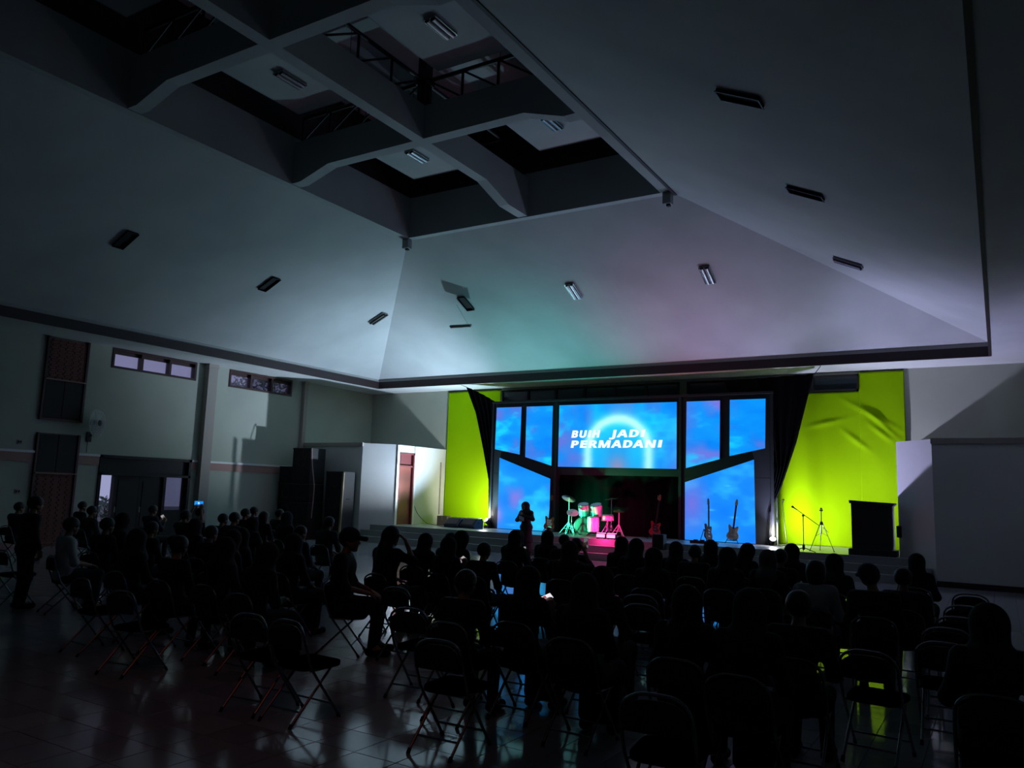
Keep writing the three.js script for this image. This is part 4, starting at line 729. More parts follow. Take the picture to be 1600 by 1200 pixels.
// ───────── folding chairs ─────────
function makeChair(label) {
  const t = thing('folding_chair', label, 'chair');
  const wf = 0.215, seat = new THREE.Shape();
  seat.moveTo(-0.2, -0.16); seat.quadraticCurveTo(-0.2, -0.24, -0.11, -0.24); seat.lineTo(0.11, -0.24); seat.quadraticCurveTo(0.2, -0.24, 0.2, -0.16); seat.lineTo(0.185, 0.1); seat.quadraticCurveTo(0.17, 0.17, 0.09, 0.17); seat.lineTo(-0.09, 0.17); seat.quadraticCurveTo(-0.17, 0.17, -0.185, 0.1);
  mesh('seat', prep(new THREE.ExtrudeGeometry(seat, { depth: 0.02, bevelEnabled: true, bevelSize: 0.012, bevelThickness: 0.014, bevelSegments: 2, curveSegments: 6 }).rotateX(-Math.PI / 2).scale(1, 1, -1).translate(0, 0.435, -0.03)), M.vinyl, t);
  const g = []; // backrest: curved padded board with an arched top
  { const n = 12, m = 6, pos = [], idx = [];
    for (const b of [0, 1]) for (let i = 0; i <= n; i++) for (let j = 0; j <= m; j++) { const u = i / n * 2 - 1, x = u * 0.195, yt = 0.795 - 0.075 * Math.pow(Math.abs(u), 3.2), y = 0.6 + (yt - 0.6) * j / m + 0.012 * u * u, ed = 1 - Math.max(Math.abs(u), Math.abs(j / m * 2 - 1)) ** 6; pos.push(x, y, 0.215 + 0.085 * (y - 0.68) - 0.035 * u * u * -1 - 0.03 + (b ? -1 : 1) * (0.006 + 0.012 * ed)); }
    const id = (i, j, b) => b * (n + 1) * (m + 1) + i * (m + 1) + j, q = (a, b, c, d) => idx.push(a, b, c, a, c, d);
    for (let i = 0; i < n; i++) for (let j = 0; j < m; j++) { q(id(i, j, 0), id(i + 1, j, 0), id(i + 1, j + 1, 0), id(i, j + 1, 0)); q(id(i, j, 1), id(i, j + 1, 1), id(i + 1, j + 1, 1), id(i + 1, j, 1)); }
    for (let i = 0; i < n; i++) { q(id(i, 0, 1), id(i + 1, 0, 1), id(i + 1, 0, 0), id(i, 0, 0)); q(id(i, m, 0), id(i + 1, m, 0), id(i + 1, m, 1), id(i, m, 1)); }
    for (let j = 0; j < m; j++) { q(id(0, j, 1), id(0, j, 0), id(0, j + 1, 0), id(0, j + 1, 1)); q(id(n, j, 0), id(n, j, 1), id(n, j + 1, 1), id(n, j + 1, 0)); }
    const b = new THREE.BufferGeometry(); b.setAttribute('position', new THREE.Float32BufferAttribute(pos, 3)); b.setIndex(idx); b.computeVertexNormals(); b.setAttribute('uv', new THREE.Float32BufferAttribute(new Float32Array(pos.length / 3 * 2), 2)); g.push(prep(b)); }
  mesh('backrest', g, M.vinyl, t);
  mesh('back_frame', tube([V(-wf, 0.45, 0.11), V(-wf, 0.66, 0.19), V(-wf + 0.02, 0.765, 0.215), V(-0.12, 0.815, 0.2), V(0, 0.825, 0.195), V(0.12, 0.815, 0.2), V(wf - 0.02, 0.765, 0.215), V(wf, 0.66, 0.19), V(wf, 0.45, 0.11)], 0.0115, 8, false, 36), M.chrome, t);
  for (const s of [-1, 1]) {
    const a = mesh('leg', rod(V(s * wf, 0.46, 0.115), V(s * (wf + 0.005), 0.015, -0.24), 0.0115), M.chrome, t); mesh('foot', rod(V(s * (wf + 0.005), 0, -0.245), V(s * (wf + 0.005), 0.035, -0.225), 0.015), M.rubber, a);
    const b = mesh('leg', rod(V(s * (wf - 0.03), 0.43, -0.16), V(s * (wf - 0.03), 0.015, 0.27), 0.0115), M.chrome, t); mesh('foot', rod(V(s * (wf - 0.03), 0, 0.278), V(s * (wf - 0.03), 0.035, 0.255), 0.015), M.rubber, b);
  }
  mesh('stretcher', rod(V(-wf, 0.13, -0.145), V(wf, 0.13, -0.145), 0.009), M.chrome, t);
  mesh('stretcher', rod(V(-wf + 0.03, 0.11, 0.17), V(wf - 0.03, 0.11, 0.17), 0.009), M.chrome, t);
  for (const s of [-1, 1]) mesh('seat_rail', rod(V(s * (wf - 0.02), 0.425, -0.2), V(s * (wf - 0.02), 0.425, 0.1), 0.009), M.chrome, t);
  return t;
}
const chair0 = makeChair('x'); let chairUsed = false;
const CHAIRS = 'folding chairs in the audience';
function placeChair(x, z, turn, label) {
  const c = chairUsed ? copyOf(chair0, label, CHAIRS) : chair0; chairUsed = true;
  c.position.set(x, 0, z); c.rotation.y = turn; c.userData.label = label; c.userData.group = CHAIRS; return c;
}

// ───────── people ─────────
const smin = (a, b, k) => { const h = Math.max(k - Math.abs(a - b), 0) / k; return Math.min(a, b) - h * h * k * 0.25; };
// a figure's surface: capsules [ax,ay,az, bx,by,bz, ra, rb] joined smoothly, minus cuts; meshed with surface nets
function skinMesh(caps, cell, k, cuts = [], clip) {
  let lo = [1e9, 1e9, 1e9], hi = [-1e9, -1e9, -1e9];
  for (const c of caps) for (let q = 0; q < 3; q++) { const r = Math.max(c[6], c[7]) + k * 0.3 + cell * 2; lo[q] = Math.min(lo[q], c[q] - r, c[3 + q] - r); hi[q] = Math.max(hi[q], c[q] + r, c[3 + q] + r); }
  const nx = Math.ceil((hi[0] - lo[0]) / cell) + 1, ny = Math.ceil((hi[1] - lo[1]) / cell) + 1, nz = Math.ceil((hi[2] - lo[2]) / cell) + 1;
  const pre = caps.map(c => { const dx = c[3] - c[0], dy = c[4] - c[1], dz = c[5] - c[2]; return [...c, dx, dy, dz, 1 / (dx * dx + dy * dy + dz * dz + 1e-9)]; });
  const F = new Float32Array(nx * ny * nz), at = (i, j, l) => (l * ny + j) * nx + i;
  for (let l = 0; l < nz; l++) for (let j = 0; j < ny; j++) for (let i = 0; i < nx; i++) {
    const x = lo[0] + i * cell, y = lo[1] + j * cell, z = lo[2] + l * cell; let d = 9;
    for (const c of pre) {
      const px = x - c[0], py = y - c[1], pz = z - c[2]; let t = (px * c[8] + py * c[9] + pz * c[10]) * c[11]; t = t < 0 ? 0 : t > 1 ? 1 : t;
      const ex = px - c[8] * t, ey = py - c[9] * t, ez = pz - c[10] * t, e = Math.sqrt(ex * ex + ey * ey + ez * ez) - (c[6] + (c[7] - c[6]) * t);
      d = e < d + k ? smin(d, e, k) : d;
    }
    for (const c of cuts) { const e = c[6] - Math.hypot((x - c[0]) / c[3], (y - c[1]) / c[4], (z - c[2]) / c[5]); d = -smin(-d, -e, 0.012); }
    if (clip) d = Math.max(d, clip(x, y, z));
    F[at(i, j, l)] = d;
  }
  const pos = [], idx = [], vid = new Int32Array(nx * ny * nz).fill(-1), off = [0, 1, nx, nx + 1, nx * ny, nx * ny + 1, nx * ny + nx, nx * ny + nx + 1];
  const E = [[0, 1], [2, 3], [4, 5], [6, 7], [0, 2], [1, 3], [4, 6], [5, 7], [0, 4], [1, 5], [2, 6], [3, 7]];
  for (let l = 0; l < nz - 1; l++) for (let j = 0; j < ny - 1; j++) for (let i = 0; i < nx - 1; i++) {
    const o = at(i, j, l); let m = 0; for (let q = 0; q < 8; q++) if (F[o + off[q]] < 0) m |= 1 << q;
    if (m === 0 || m === 255) continue;
    let sx = 0, sy = 0, sz = 0, n = 0;
    for (const [a, b] of E) { const A = F[o + off[a]], B = F[o + off[b]]; if ((A < 0) === (B < 0)) continue; const t = A / (A - B); sx += (a & 1) + t * ((b & 1) - (a & 1)); sy += (a >> 1 & 1) + t * ((b >> 1 & 1) - (a >> 1 & 1)); sz += (a >> 2) + t * ((b >> 2) - (a >> 2)); n++; }
    vid[o] = pos.length / 3; pos.push(lo[0] + (i + sx / n) * cell, lo[1] + (j + sy / n) * cell, lo[2] + (l + sz / n) * cell);
  }
  const quad = (a, b, c, d, flip) => { if (a < 0 || b < 0 || c < 0 || d < 0) return; if (flip) idx.push(a, c, b, a, d, c); else idx.push(a, b, c, a, c, d); };
  for (let l = 1; l < nz - 1; l++) for (let j = 1; j < ny - 1; j++) for (let i = 1; i < nx - 1; i++) {
    const o = at(i, j, l), s = F[o] < 0;
    if (s !== F[o + 1] < 0) quad(vid[o - nx - nx * ny], vid[o - nx * ny], vid[o], vid[o - nx], !s);
    if (s !== F[o + nx] < 0) quad(vid[o - 1 - nx * ny], vid[o - 1], vid[o], vid[o - nx * ny], !s);
    if (s !== F[o + nx * ny] < 0) quad(vid[o - 1 - nx], vid[o - nx], vid[o], vid[o - 1], !s);
  }
  const g = new THREE.BufferGeometry(); g.setAttribute('position', new THREE.Float32BufferAttribute(pos, 3)); g.setIndex(idx); g.computeVertexNormals(); return g;
}
const joinSkin = list => { const g = mergeGeometries(list); g.setAttribute('uv', new THREE.Float32BufferAttribute(new Float32Array(g.attributes.position.count * 2), 2)); return g; };
const uv0 = g => { g.setAttribute('uv', new THREE.Float32BufferAttribute(new Float32Array(g.attributes.position.count * 2), 2)); return g; };
const lerp3 = (a, b, t) => [a[0] + (b[0] - a[0]) * t, a[1] + (b[1] - a[1]) * t, a[2] + (b[2] - a[2]) * t];
const add3 = (a, b, s = 1) => [a[0] + b[0] * s, a[1] + b[1] * s, a[2] + b[2] * s];
const nrm = a => { const l = Math.hypot(...a); return [a[0] / l, a[1] / l, a[2] / l]; };
const cross3 = (a, b) => [a[1] * b[2] - a[2] * b[1], a[2] * b[0] - a[0] * b[2], a[0] * b[1] - a[1] * b[0]];
const cap = (a, b, ra, rb = ra) => [...a, ...b, ra, rb];
// a hand with palm, four fingers and a thumb; dir along the hand, palm = where the palm faces, side +1 / -1 the thumb's side
function hand(w, dir, palm, side, curl) {
  dir = nrm(dir); const across = nrm(cross3(dir, palm)); palm = nrm(cross3(across, dir)); const caps = [], f = (a, b, c) => add3(add3(add3(w, dir, a), across, b * side), palm, c);
  for (const b of [-0.028, -0.009, 0.01, 0.027]) caps.push(cap(f(0.015, b * 0.7, 0), f(0.088, b, 0), 0.015, 0.012));
  [[0.027, 0.066, 0.0085], [0.009, 0.076, 0.009], [-0.01, 0.07, 0.0088], [-0.028, 0.055, 0.008]].forEach(([b, len, r], n) => {
    const c = curl * (1 + n * 0.06), s = len / 2.7, p0 = [0.09, b, 0.002]; let p = p0, ang = 0;
    for (const [k, da] of [[1.15, c * 0.6], [0.85, c], [0.7, c * 0.7]]) { ang += da; const q = [p[0] + Math.cos(ang) * s * k, p[1] * 1.02, p[2] + Math.sin(ang) * s * k]; caps.push(cap(f(...p), f(...q), r, r * 0.9)); p = q; r *= 0.93; }
  });
  const t0 = f(0.025, 0.028, 0.008), t1 = f(0.06, 0.052, 0.02), t2 = f(0.088, 0.054 - 0.012 * curl, 0.032);
  caps.push(cap(t0, t1, 0.014, 0.011), cap(t1, t2, 0.0105, 0.009));
  return skinMesh(caps, 0.0062, 0.008);
}
// the head, with brow, eye sockets, nose, lips, chin and ears; centre c, turned by yaw and nodded by pitch
function headGeo(c, yaw, pitch, roll = 0) {
  const caps = [[0, 0.045, 0.012, 0, 0.035, 0.02, 0.086, 0.086], [0, 0.04, -0.02, 0, 0.02, -0.025, 0.077, 0.072], [0, -0.03, -0.028, 0, -0.075, -0.052, 0.058, 0.036], [-0.03, -0.02, -0.03, 0.03, -0.02, -0.03, 0.052, 0.052],
    [0, 0.012, -0.094, 0, -0.018, -0.116, 0.009, 0.013], [-0.013, -0.022, -0.1, 0.013, -0.022, -0.1, 0.009, 0.009], [-0.038, 0.03, -0.09, -0.014, 0.03, -0.096, 0.009, 0.009], [0.038, 0.03, -0.09, 0.014, 0.03, -0.096, 0.009, 0.009],
    [-0.018, -0.05, -0.092, 0.018, -0.05, -0.092, 0.007, 0.007], [-0.016, -0.06, -0.09, 0.016, -0.06, -0.09, 0.008, 0.008], [0, -0.088, -0.076, 0, -0.084, -0.07, 0.018, 0.018],
    [-0.083, 0.015, 0.012, -0.08, -0.028, 0.004, 0.014, 0.009], [0.083, 0.015, 0.012, 0.08, -0.028, 0.004, 0.014, 0.009], [-0.03, 0.008, -0.082, -0.028, 0.008, -0.082, 0.012, 0.012], [0.03, 0.008, -0.082, 0.028, 0.008, -0.082, 0.012, 0.012]];
  const g = skinMesh(caps, 0.0075, 0.02);
  return g.applyMatrix4(new THREE.Matrix4().makeRotationFromEuler(new THREE.Euler(pitch, yaw, roll, 'YXZ'))).translate(...c);
}
function figure(name, label, o) {
  const t = thing(name, label, 'person'); const st = o.stand, H = st ? 0.9 : 0.54, lean = o.lean ?? 0, sx = o.side ?? 0;
  const hip = [0, H, st ? 0 : 0.06], chest = [sx * 0.5, H + 0.4, hip[2] + lean * 0.6 - 0.02], nk = [sx * 0.8, H + 0.535, hip[2] + lean - 0.035], hc = [sx + (o.hx ?? 0), H + 0.67, nk[2] + (o.hz ?? -0.03)];
  const hw = o.w ?? 0.17, sh = [-1, 1].map(s => [nk[0] + s * hw, nk[1] - 0.06, nk[2] + 0.02]);
  const el = [o.eL ?? [-0.25, H + 0.2, hip[2] - 0.08], o.eR ?? [0.25, H + 0.2, hip[2] - 0.08]], wr = [o.wL ?? [-0.1, H + 0.12, hip[2] - 0.33], o.wR ?? [0.1, H + 0.12, hip[2] - 0.33]];
  const kn = [-1, 1].map(s => st ? [s * 0.085, 0.48, -0.03] : [s * 0.12, 0.52, -0.38]), an = [-1, 1].map(s => st ? [s * 0.085, 0.09, 0.02] : [s * 0.13, 0.09, -0.34]), hp = [-1, 1].map(s => [s * 0.085, H - 0.01, hip[2]]);
  const torso = (e) => [cap(hip, chest, 0.118 + e, 0.112 + e), cap([-0.07, H + 0.01, hip[2]], [0.07, H + 0.01, hip[2]], 0.11 + e), cap(add3(chest, [-0.06, 0, 0]), add3(chest, [0.06, 0, 0]), 0.1 + e), cap(add3(sh[0], [0.03, -0.01, 0]), add3(sh[1], [-0.03, -0.01, 0]), 0.062 + e)];
  const arms = (e, cut = 1) => [0, 1].flatMap(s => { const w2 = lerp3(el[s], wr[s], cut); return [cap(sh[s], el[s], 0.05 + e, 0.038 + e), ...(cut > 0.05 ? [cap(el[s], w2, 0.038 + e, 0.034 - 0.008 * cut + e)] : [])]; });
  const legs = (e, cut = 1) => [0, 1].flatMap(s => [cap(hp[s], kn[s], 0.084 + e, 0.056 + e), cap(kn[s], lerp3(kn[s], an[s], cut), 0.054 + e, 0.038 + e)]);
  const neck = cap(nk, lerp3(nk, hc, 0.6), 0.053, 0.05);
  const hands = [0, 1].map(s => hand(wr[s], o.hd?.[s] ?? nrm(add3(add3(wr[s], el[s], -1), [0, -0.02, 0])), o.hp?.[s] ?? [0, -1, 0.15], s ? -1 : 1, o.curl?.[s] ?? 0.35));
  const feet = [0, 1].map(s => [...an[s], an[s][0] * 1.05, 0.04, an[s][2] - 0.15, 0.042, 0.034]);
  mesh('body', joinSkin([skinMesh([...torso(0), ...arms(0), ...legs(0), neck, ...feet], 0.02, 0.05), headGeo(hc, o.yaw ?? 0, o.pitch ?? 0, o.roll ?? 0), ...hands]), M.skin, t);
  const R = new THREE.Matrix4().makeRotationFromEuler(new THREE.Euler(o.pitch ?? 0, o.yaw ?? 0, o.roll ?? 0, 'YXZ')), hd = (x, y, z) => { const v = V(x, y, z).applyMatrix4(R); return [hc[0] + v.x, hc[1] + v.y, hc[2] + v.z]; };
  const topCaps = [...torso(0.02), ...arms(0.014, o.sleeve ?? 0.93)];
  if (o.tunic) topCaps.push(...(st ? [cap(hip, [0, 0.5, 0], 0.14, 0.2)] : [cap([-0.08, H - 0.02, hip[2]], [-0.1, 0.53, -0.2], 0.11, 0.09), cap([0.08, H - 0.02, hip[2]], [0.1, 0.53, -0.2], 0.11, 0.09)]));
  mesh('shirt', uv0(skinMesh(topCaps, 0.02, 0.055, [], (x, y, z) => y - (nk[1] + 0.015))), M.shirts[0], t);
  if (o.skirt) mesh('skirt', uv0(skinMesh(st ? [cap([0, H, 0], [0, 0.12, 0], 0.13, 0.2)] : [...legs(0.03, 0.92), cap([0, 0.5, -0.3], [0, 0.16, -0.34], 0.12, 0.15), cap([0, H - 0.02, hip[2]], [0, 0.52, -0.35], 0.12, 0.1)], 0.022, 0.08, [], (x, y) => 0.09 - y)), M.trousers[0], t);
  else mesh('trousers', uv0(skinMesh([...legs(0.016), cap([-0.07, H, hip[2]], [0.07, H, hip[2]], 0.118)], 0.02, 0.05)), M.trousers[0], t);
  for (const s of [0, 1]) mesh('shoe', uv0(skinMesh([[an[s][0], 0.05, an[s][2] + 0.03, an[s][0] * 1.05, 0.045, an[s][2] - 0.17, 0.05, 0.042]], 0.012, 0.02, [], (x, y) => -y)), M.rubber, t);
  if (o.head === 'hijab') {
    const fc = hd(0, -0.03, -0.125);
    mesh('headscarf', uv0(skinMesh([cap(hd(0, 0.045, 0.012), hd(0, 0.03, 0.02), 0.112, 0.112), cap(hd(0, 0, 0), lerp3(hd(0, -0.08, 0), nk, 0.6), 0.106, 0.1), cap(lerp3(hc, nk, 0.7), [nk[0], nk[1] - 0.06, nk[2]], 0.105, 0.15), cap([sh[0][0] + 0.05, sh[0][1] - 0.02, sh[0][2]], [sh[1][0] - 0.05, sh[1][1] - 0.02, sh[1][2]], 0.088), cap([nk[0], nk[1] - 0.1, nk[2] - 0.03], add3(chest, [0, -0.03, -0.045]), 0.15, 0.12), cap([nk[0], nk[1] - 0.1, nk[2] + 0.05], add3(chest, [0, -0.08, 0.06]), 0.14, 0.1)], 0.016, 0.05, [[...fc, 0.075, 0.1, 0.1, 1]], (x, y, z) => (chest[1] - 0.1 + 0.1 * Math.abs(x - chest[0])) - y)), M.scarves[0], t);
  } else {
    const long = o.head === 'long', bob = o.head === 'bob', e = o.head === 'short' ? 0.012 : 0.018;
    const hc2 = [cap(hd(0, 0.048, 0.012), hd(0, 0.038, 0.022), 0.088 + e, 0.088 + e), cap(hd(0, 0.05, -0.02), hd(0, 0.03, -0.01), 0.077 + e, 0.077 + e)];
    if (long) hc2.push(cap(hd(0, 0, 0.04), [nk[0], nk[1] - 0.02, nk[2] + 0.06], 0.1, 0.1), cap([nk[0], nk[1], nk[2] + 0.06], [chest[0], chest[1] - 0.02, chest[2] + 0.12], 0.1, 0.07), cap([nk[0] - 0.06, nk[1], nk[2] + 0.06], [chest[0] - 0.08, chest[1] + 0.02, chest[2] + 0.1], 0.06, 0.05), cap([nk[0] + 0.06, nk[1], nk[2] + 0.06], [chest[0] + 0.08, chest[1] + 0.02, chest[2] + 0.1], 0.06, 0.05));
    if (bob) hc2.push(cap(hd(0, 0, 0.03), hd(0, -0.07, 0.035), 0.1, 0.09), cap(hd(-0.05, 0, 0.02), hd(-0.055, -0.07, 0.02), 0.05, 0.045), cap(hd(0.05, 0, 0.02), hd(0.055, -0.07, 0.02), 0.05, 0.045));
    mesh('hair', uv0(skinMesh(hc2, 0.011, 0.03, [[...hd(0, -0.05, -0.115), 0.085, 0.11, 0.115, 1], ...(long || bob ? [] : [[...hd(-0.09, -0.07, 0), 0.05, 0.075, 0.06, 1], [...hd(0.09, -0.07, 0), 0.05, 0.075, 0.06, 1]])])), M.hair, t);
    if (o.cap) {
      const c = mesh('cap', uv0(skinMesh([cap(hd(0, 0.06, 0.01), hd(0, 0.055, 0.015), 0.106, 0.106), cap(hd(0, 0.06, -0.03), hd(0, 0.055, -0.02), 0.09, 0.09)], 0.011, 0.03, [[...hd(0, -0.07, 0), 0.2, 0.11, 0.2, 1]])), M.shirts[1], t);
      mesh('brim', uv0(skinMesh([cap(hd(-0.05, 0.045, -0.12), hd(0.05, 0.045, -0.12), 0.012), cap(hd(-0.04, 0.035, -0.18), hd(0.04, 0.035, -0.18), 0.01), cap(hd(-0.05, 0.045, -0.1), hd(-0.04, 0.035, -0.18), 0.012), cap(hd(0.05, 0.045, -0.1), hd(0.04, 0.035, -0.18), 0.012), cap(hd(0, 0.045, -0.1), hd(0, 0.035, -0.185), 0.013)], 0.008, 0.05)), M.shirts[1], c);
    }
  }
  return t;
}
const clothM = (r, g, b) => std(r, g, b, 0.9, { bumpMap: clothBump, bumpScale: 0.0008 });
M.shirts = [clothM(0.012, 0.012, 0.015), clothM(0.02, 0.025, 0.045), clothM(0.05, 0.05, 0.052), clothM(0.08, 0.022, 0.025), clothM(0.03, 0.045, 0.03), clothM(0.42, 0.42, 0.44)];
M.scarves = [clothM(0.012, 0.012, 0.014), clothM(0.04, 0.02, 0.025), clothM(0.035, 0.035, 0.04), clothM(0.02, 0.025, 0.04), clothM(0.1, 0.09, 0.085), clothM(0.2, 0.2, 0.21)];
M.trousers = [clothM(0.012, 0.012, 0.014), clothM(0.015, 0.02, 0.04), clothM(0.05, 0.045, 0.04)];
const PEOPLE = 'seated audience';
const kinds = {
  W: { h: 1.31, o: { head: 'hijab', tunic: true, skirt: true } },
  F: { h: 1.30, o: { head: 'hijab', tunic: true, skirt: true, hz: -0.075, pitch: -0.25, lean: -0.05, wL: [-0.07, 0.72, -0.3], wR: [0.07, 0.74, -0.31], eL: [-0.24, 0.74, -0.04], eR: [0.24, 0.74, -0.04] } },
  T: { h: 1.30, o: { head: 'hijab', tunic: true, skirt: true, side: 0.05, hx: 0.05, roll: -0.3 } },
  M: { h: 1.345, o: { head: 'short', sleeve: 0.9, w: 0.185 } },
  N: { h: 1.345, o: { head: 'short', sleeve: 0.1, w: 0.185, yaw: 0.3, lean: 0.03, eR: [0.29, 0.72, 0.02] } },
  H: { h: 1.345, o: { head: 'bob', sleeve: 0.2, w: 0.18 } },
  L: { h: 1.345, o: { head: 'long', sleeve: 0.1, eR: [0.36, 0.93, -0.06], wR: [0.17, 1.19, -0.09], hd: [null, [-0.75, 0.6, 0.1]], hp: [null, [-0.5, -0.6, 0.2]] } },
  P: { h: 1.345, o: { head: 'short', sleeve: 0.8, eL: [-0.28, 1.08, -0.22], wL: [-0.11, 1.37, -0.35], eR: [0.28, 1.08, -0.22], wR: [0.11, 1.37, -0.35], hd: [[0.25, 0.9, -0.2], [-0.25, 0.9, -0.2]], hp: [[0.7, 0, -0.7], [-0.7, 0, -0.7]], curl: [0.6, 0.6] } },
  R: { h: 1.31, o: { head: 'hijab', tunic: true, skirt: true, eR: [0.26, 0.98, -0.15], wR: [0.08, 1.22, -0.3], hd: [null, [-0.25, 0.9, -0.2]], hp: [null, [-0.7, 0, -0.7]], curl: [0.35, 0.6] } },
  Q: { h: 1.345, o: { head: 'short', sleeve: 0.9, w: 0.185, wL: [-0.09, 0.93, -0.31], wR: [0.09, 0.93, -0.31], eL: [-0.25, 0.76, -0.1], eR: [0.25, 0.76, -0.1], pitch: -0.2, curl: [0.7, 0.7], hd: [[0.3, 0.9, -0.2], [-0.3, 0.9, -0.2]], hp: [[0.7, 0, -0.7], [-0.7, 0, -0.7]] } },
  G: { h: 1.31, o: { head: 'hijab', tunic: true, skirt: true, wL: [-0.09, 0.93, -0.31], wR: [0.09, 0.93, -0.31], eL: [-0.24, 0.74, -0.08], eR: [0.24, 0.74, -0.08], pitch: -0.25, curl: [0.7, 0.7], hd: [[0.3, 0.9, -0.2], [-0.3, 0.9, -0.2]], hp: [[0.7, 0, -0.7], [-0.7, 0, -0.7]] } },
  C: { h: 1.345, o: { head: 'short', cap: true, sleeve: 0.1, w: 0.19 } },
  K: { h: 1.345, o: { head: 'short', cap: true, sleeve: 0.1, w: 0.19, roll: 0.3, hx: -0.03, yaw: 0.5 } },
  S: { h: 1.705, o: { head: 'short', stand: true, sleeve: 0.9, w: 0.19, eL: [-0.25, 1.14, 0], wL: [-0.24, 0.9, -0.1], eR: [0.25, 1.14, 0], wR: [0.24, 0.9, -0.1], hd: [[0, -1, -0.1], [0, -1, -0.1]], hp: [[1, 0, 0], [-1, 0, 0]] } },
};
const firstOf = {};
function person(kind, x, z, h, turn, label, col = [0, 0, 0], chair) {
  const k = kinds[kind]; let t;
  if (!firstOf[kind]) t = firstOf[kind] = figure('person', label, k.o); else t = copyOf(firstOf[kind], label);
  t.userData.label = label; if (kind !== 'S') t.userData.group = PEOPLE;
  const s = Math.max(0.93, Math.min(1.08, h / k.h)); t.scale.setScalar(s); t.position.set(x, 0, z); t.rotation.y = turn;
  t.traverse(m => { if (!m.isMesh) return; if (m.name === 'shirt') m.material = M.shirts[col[0]]; else if (m.name === 'headscarf') m.material = M.scarves[col[1]]; else if (m.name === 'trousers' || m.name === 'skirt') m.material = M.trousers[col[2]]; });
  if (kind !== 'S') placeChair(x, z + 0.04 * Math.cos(turn), turn, chair ?? ('chair of the ' + label).split(' ').slice(0, 16).join(' '));
  return t;
}
